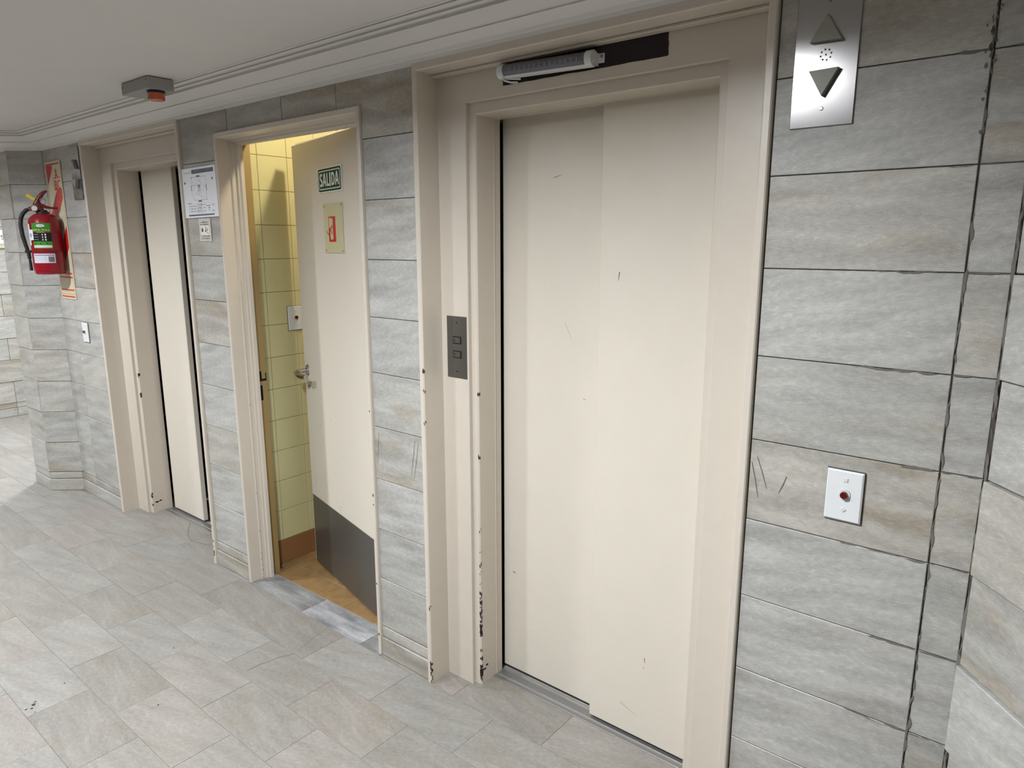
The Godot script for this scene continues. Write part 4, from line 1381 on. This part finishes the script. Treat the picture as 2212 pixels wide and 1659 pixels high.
func notice_texture() -> ImageTexture:
	var img := Image.create_empty(240, 240, false, Image.FORMAT_RGB8)
	img.fill(Color(0.92, 0.91, 0.87))
	var k := Color(0.12, 0.11, 0.11)
	for q in [[14, 12, 212, 4], [14, 224, 212, 4], [14, 12, 5, 216], [221, 12, 5, 216]]:
		paint_rect(img, q[0], q[1], q[2], q[3], k)
	var r := RandomNumberGenerator.new()
	r.seed = 9
	for row in [[28, 24], [52, 24], [176, 20], [200, 20]]:
		var x := 30
		while x < 205:
			var w := r.randi_range(7, 12)
			paint_rect(img, x, row[0], w, 17, k)
			x += w + r.randi_range(3, 8)
	for y in range(92, 140):
		var f := (y - 92) / 48.0
		var half := int(2 + 20 * sin(f * PI * 0.78))
		paint_rect(img, 64 - half, y, half * 2, 1, Color(0.62, 0.12, 0.10))
	paint_rect(img, 132, 84, 14, 12, k)
	line(img, 138, 96, 136, 122, 10, k)
	line(img, 136, 120, 124, 138, 7, k)
	line(img, 138, 120, 150, 132, 7, k)
	line(img, 172, 108, 176, 122, 12, k)
	line(img, 118, 128, 198, 160, 4, k)
	img.generate_mipmaps()
	return ImageTexture.create_from_image(img)

func stripe_texture() -> ImageTexture:
	var w := 226
	var h := 797
	var cream := Color(0.815, 0.785, 0.655)
	var red := Color(0.78, 0.125, 0.115)
	var img := Image.create_empty(w, h, false, Image.FORMAT_RGB8)
	img.fill(cream)
	for y in range(22, 640):
		for x in range(12, w - 12):
			var c := fposmod(y + x - 302.0, 280.0)
			if c < 123.0:
				img.set_pixel(x, y, red)
	# white corner with the class letters, framed in red
	paint_rect(img, 104, 20, 112, 140, cream)
	for q in [[104, 156, 112, 8], [104, 98, 8, 62], [104, 92, 112, 4]]:
		paint_rect(img, q[0], q[1], q[2], q[3], red)
	for q in [[12, 12, 202, 9], [12, 640, 202, 9], [12, 662, 202, 9], [12, 738, 202, 8], [12, 778, 202, 8], [12, 640, 3, 146], [211, 640, 3, 146], [10, 12, 2, 630], [214, 12, 2, 630]]:
		paint_rect(img, q[0], q[1], q[2], q[3], red)
	var f := Color(0.80, 0.58, 0.50)
	for i in 7:
		paint_rect(img, 78 + i * 11, 750, 7, 6, f)
	for i in 16:
		paint_rect(img, 26 + i * 11, 764, 8, 7, f)
	img.generate_mipmaps()
	return ImageTexture.create_from_image(img)

# ------------------------------------------------------------------ fire extinguisher
func make_extinguisher() -> void:
	var az := deg_to_rad(26.0)
	var front := Vector3(cos(az), 0, sin(az))
	var basis_ := Basis(Vector3.UP.cross(front), Vector3.UP, front)
	var t := thing("fire_extinguisher", "red fire extinguisher with green label and black hose on the striped board", "fire extinguisher", Transform3D(basis_, Vector3(-3.382, 1.402, 0.089)))
	var R := 0.080
	var s := Shape.new()
	var prof := [Vector2(0.0, 0.006), Vector2(R - 0.018, 0.006), Vector2(R - 0.012, 0.0), Vector2(R - 0.005, 0.004), Vector2(R - 0.002, 0.012), Vector2(R - 0.001, 0.032), Vector2(R, 0.034), Vector2(R, 0.292)]
	for i in 9:
		var a := PI / 2 * i / 8.0
		prof.append(Vector2(R - 0.064 * (1.0 - cos(a)), 0.292 + 0.056 * sin(a)))
	prof.append(Vector2(0.0, 0.351))
	s.lathe(prof, 48)
	put(s, "cylinder", M.extinguisher_red, t)
	s = Shape.new()
	s.lathe([Vector2(R + 0.0001, 0.127), Vector2(R + 0.0012, 0.128), Vector2(R + 0.0012, 0.135), Vector2(R + 0.0001, 0.136)], 48)
	put(s, "strap", M.lever_red, t)
	# neck, valve, levers
	s = Shape.new()
	s.lathe([Vector2(0.034, 0.344), Vector2(0.034, 0.354), Vector2(0.024, 0.357), Vector2(0.021, 0.366), Vector2(0.0, 0.366)], 24)
	put(s, "neck_ring", M.collar, t)
	s = Shape.new()
	s.tube([Vector3(-0.006, 0.360, 0.0), Vector3(-0.018, 0.376, 0.0), Vector3(-0.030, 0.404, 0.0)], [0.018, 0.020, 0.015], 14)
	s.tube([Vector3(-0.034, 0.374, 0.008), Vector3(-0.034, 0.374, 0.034)], [0.020, 0.019], 20)
	s.tube([Vector3(-0.03, 0.374, 0.0), Vector3(-0.066, 0.372, 0.0)], [0.013, 0.012], 14)
	var valve := put(s, "valve", M.brass, t)
	s = Shape.new()
	s.xf = Transform3D(Basis.IDENTITY, Vector3(-0.034, 0.374, 0.034))
	s.drum(Vector3.ZERO, 0.0145, 0.0145, 0.0, 0.002, 24)
	put(s, "gauge", M.pale_metal, valve)
	s = Shape.new()
	s.tube([Vector3(-0.034, 0.392, 0.0), Vector3(-0.022, 0.412, 0.0), Vector3(-0.008, 0.436, 0.0), Vector3(0.008, 0.458, 0.0), Vector3(0.024, 0.470, 0.0), Vector3(0.034, 0.473, 0.0)], [0.013, 0.013, 0.013, 0.011, 0.007, 0.004], 12)
	put(s, "lever", M.lever_red, t)
	s = Shape.new()
	s.tube([Vector3(-0.022, 0.404, 0.0), Vector3(-0.002, 0.392, 0.0), Vector3(0.022, 0.382, 0.0), Vector3(0.05, 0.378, 0.0), Vector3(0.076, 0.379, 0.0)], [0.013, 0.011, 0.008, 0.006, 0.005], 12)
	put(s, "handle", M.lever_red, t)
	s = Shape.new()
	var ring := []
	var rr := []
	for i in 21:
		var a := TAU * i / 20.0
		ring.append(Vector3(0.008 + 0.013 * cos(a), 0.416 + 0.018 * sin(a), 0.014))
		rr.append(0.0016)
	s.tube(ring, rr, 8)
	put(s, "safety_pin", M.chrome, t)
	s = Shape.new()
	s.xf = Transform3D(Basis(Vector3.BACK, deg_to_rad(-33)), Vector3(-0.030, 0.424, 0.016))
	s.box(Vector3(-0.046, -0.008, 0.0), Vector3(0.002, 0.008, 0.002), 0.0008)
	put(s, "seal_tag", M.tag_yellow, t)
	# hose down the side
	s = Shape.new()
	var path := [Vector3(-0.060, 0.372, 0.0), Vector3(-0.080, 0.364, 0.0), Vector3(-0.098, 0.345, 0.0), Vector3(-0.111, 0.318, 0.0), Vector3(-0.116, 0.280, 0.002), Vector3(-0.113, 0.22, 0.004), Vector3(-0.104, 0.165, 0.004), Vector3(-0.096, 0.125, 0.004), Vector3(-0.094, 0.09, 0.004)]
	s.tube(path, [0.009, 0.0108, 0.0108, 0.0108, 0.0108, 0.0108, 0.0102, 0.0095, 0.0095], 14)
	var hose := put(s, "hose", M.rubber, t)
	s = Shape.new()
	s.tube([Vector3(-0.094, 0.092, 0.004), Vector3(-0.093, 0.070, 0.004), Vector3(-0.0925, 0.022, 0.004)], [0.006, 0.0075, 0.0085], 14)
	put(s, "nozzle", M.rubber, hose)
	s = Shape.new()
	s.box(Vector3(-0.112, 0.126, -0.010), Vector3(-0.082, 0.138, 0.014), 0.002)
	put(s, "hose_clip", M.rubber, hose)
	# labels bent round the cylinder
	var lm := mat("label_print", Color(1, 1, 1), 0.3)
	lm.albedo_texture = label_texture()
	s = Shape.new()
	s.lathe([Vector2(R + 0.0006, 0.148), Vector2(R + 0.0006, 0.291)], 20, deg_to_rad(-44), deg_to_rad(28))
	put(s, "green_label", lm, t).set_meta("label", "green and black instruction label")
	var wm := mat("service_print", Color(1, 1, 1), 0.3)
	wm.albedo_texture = service_texture()
	s = Shape.new()
	s.lathe([Vector2(R + 0.0007, 0.066), Vector2(R + 0.0007, 0.119)], 20, deg_to_rad(-52), deg_to_rad(32))
	put(s, "service_label", wm, t).set_meta("label", "white service label")
	s = Shape.new()
	s.lathe([Vector2(R + 0.0012, 0.195), Vector2(R + 0.0014, 0.199), Vector2(R + 0.0014, 0.250), Vector2(R + 0.0012, 0.254)], 14, deg_to_rad(-82), deg_to_rad(-40))
	s.lathe([Vector2(R + 0.0011, 0.166), Vector2(R + 0.0011, 0.286)], 5, deg_to_rad(-78), deg_to_rad(-58))
	var tg := put(s, "white_tag", M.tag_white, t)
	s = Shape.new()
	var bx := []
	var br := []
	for i in 19:
		var a := TAU * i / 18.0
		var ang := deg_to_rad(-53.0) + 0.10 * cos(a)
		bx.append(Vector3(sin(ang) * (R + 0.0017), 0.2225 + 0.0085 * sin(a), cos(ang) * (R + 0.0017)))
		br.append(0.0014)
	s.tube(bx, br, 6)
	put(s, "blue_ring", M.tag_blue, tg)

func label_texture() -> ImageTexture:
	var img := Image.create_empty(220, 220, false, Image.FORMAT_RGB8)
	var g := Color(0.27, 0.52, 0.16)
	var w := Color(0.86, 0.87, 0.86)
	var k := Color(0.05, 0.07, 0.07)
	img.fill(g)
	for y in range(10, 34):
		var half := int(46 * sqrt(maxf(0.0, 1.0 - pow((y - 22) / 12.0, 2))))
		paint_rect(img, 110 - half, y, half * 2, 1, w)
	for i in 7:
		paint_rect(img, 82 + i * 8, 19, 5, 7, Color(0.35, 0.40, 0.42))
	for i in 18:
		paint_rect(img, 28 + i * 9, 40, 6, 5, Color(0.12, 0.25, 0.08))
	for q in [[24, 54], [52, 52], [84, 54], [130, 52], [160, 54], [186, 56]]:
		paint_rect(img, q[0], q[1], 14, 12, Color(0.74, 0.70, 0.55))
	paint_rect(img, 0, 74, 220, 10, Color(0.48, 0.18, 0.12))
	paint_rect(img, 60, 77, 90, 4, Color(0.80, 0.62, 0.45))
	paint_rect(img, 0, 84, 220, 74, k)
	for r in 3:
		paint_rect(img, 20, 96 + r * 22, 52, 5, Color(0.55, 0.58, 0.58))
		paint_rect(img, 116, 94 + r * 22, 12, 12, w)
		paint_rect(img, 146, 92 + r * 22, 15, 15, w)
	for q in [[20, 172], [86, 170], [156, 168]]:
		paint_rect(img, q[0], q[1], 18, 14, Color(0.16, 0.33, 0.10))
	paint_rect(img, 6, 192, 206, 20, w)
	for i in 20:
		paint_rect(img, 14 + i * 8, 200, 5, 4, Color(0.55, 0.55, 0.55))
	img.generate_mipmaps()
	return ImageTexture.create_from_image(img)

func service_texture() -> ImageTexture:
	var img := Image.create_empty(240, 96, false, Image.FORMAT_RGB8)
	img.fill(Color(0.82, 0.82, 0.86))
	paint_rect(img, 8, 12, 224, 8, Color(0.34, 0.34, 0.40))
	for r in 5:
		for i in 13:
			paint_rect(img, 12 + i * 11, 30 + r * 11, 8, 4, Color(0.55, 0.56, 0.62))
	paint_rect(img, 168, 30, 62, 56, Color(0.42, 0.42, 0.45))
	img.generate_mipmaps()
	return ImageTexture.create_from_image(img)
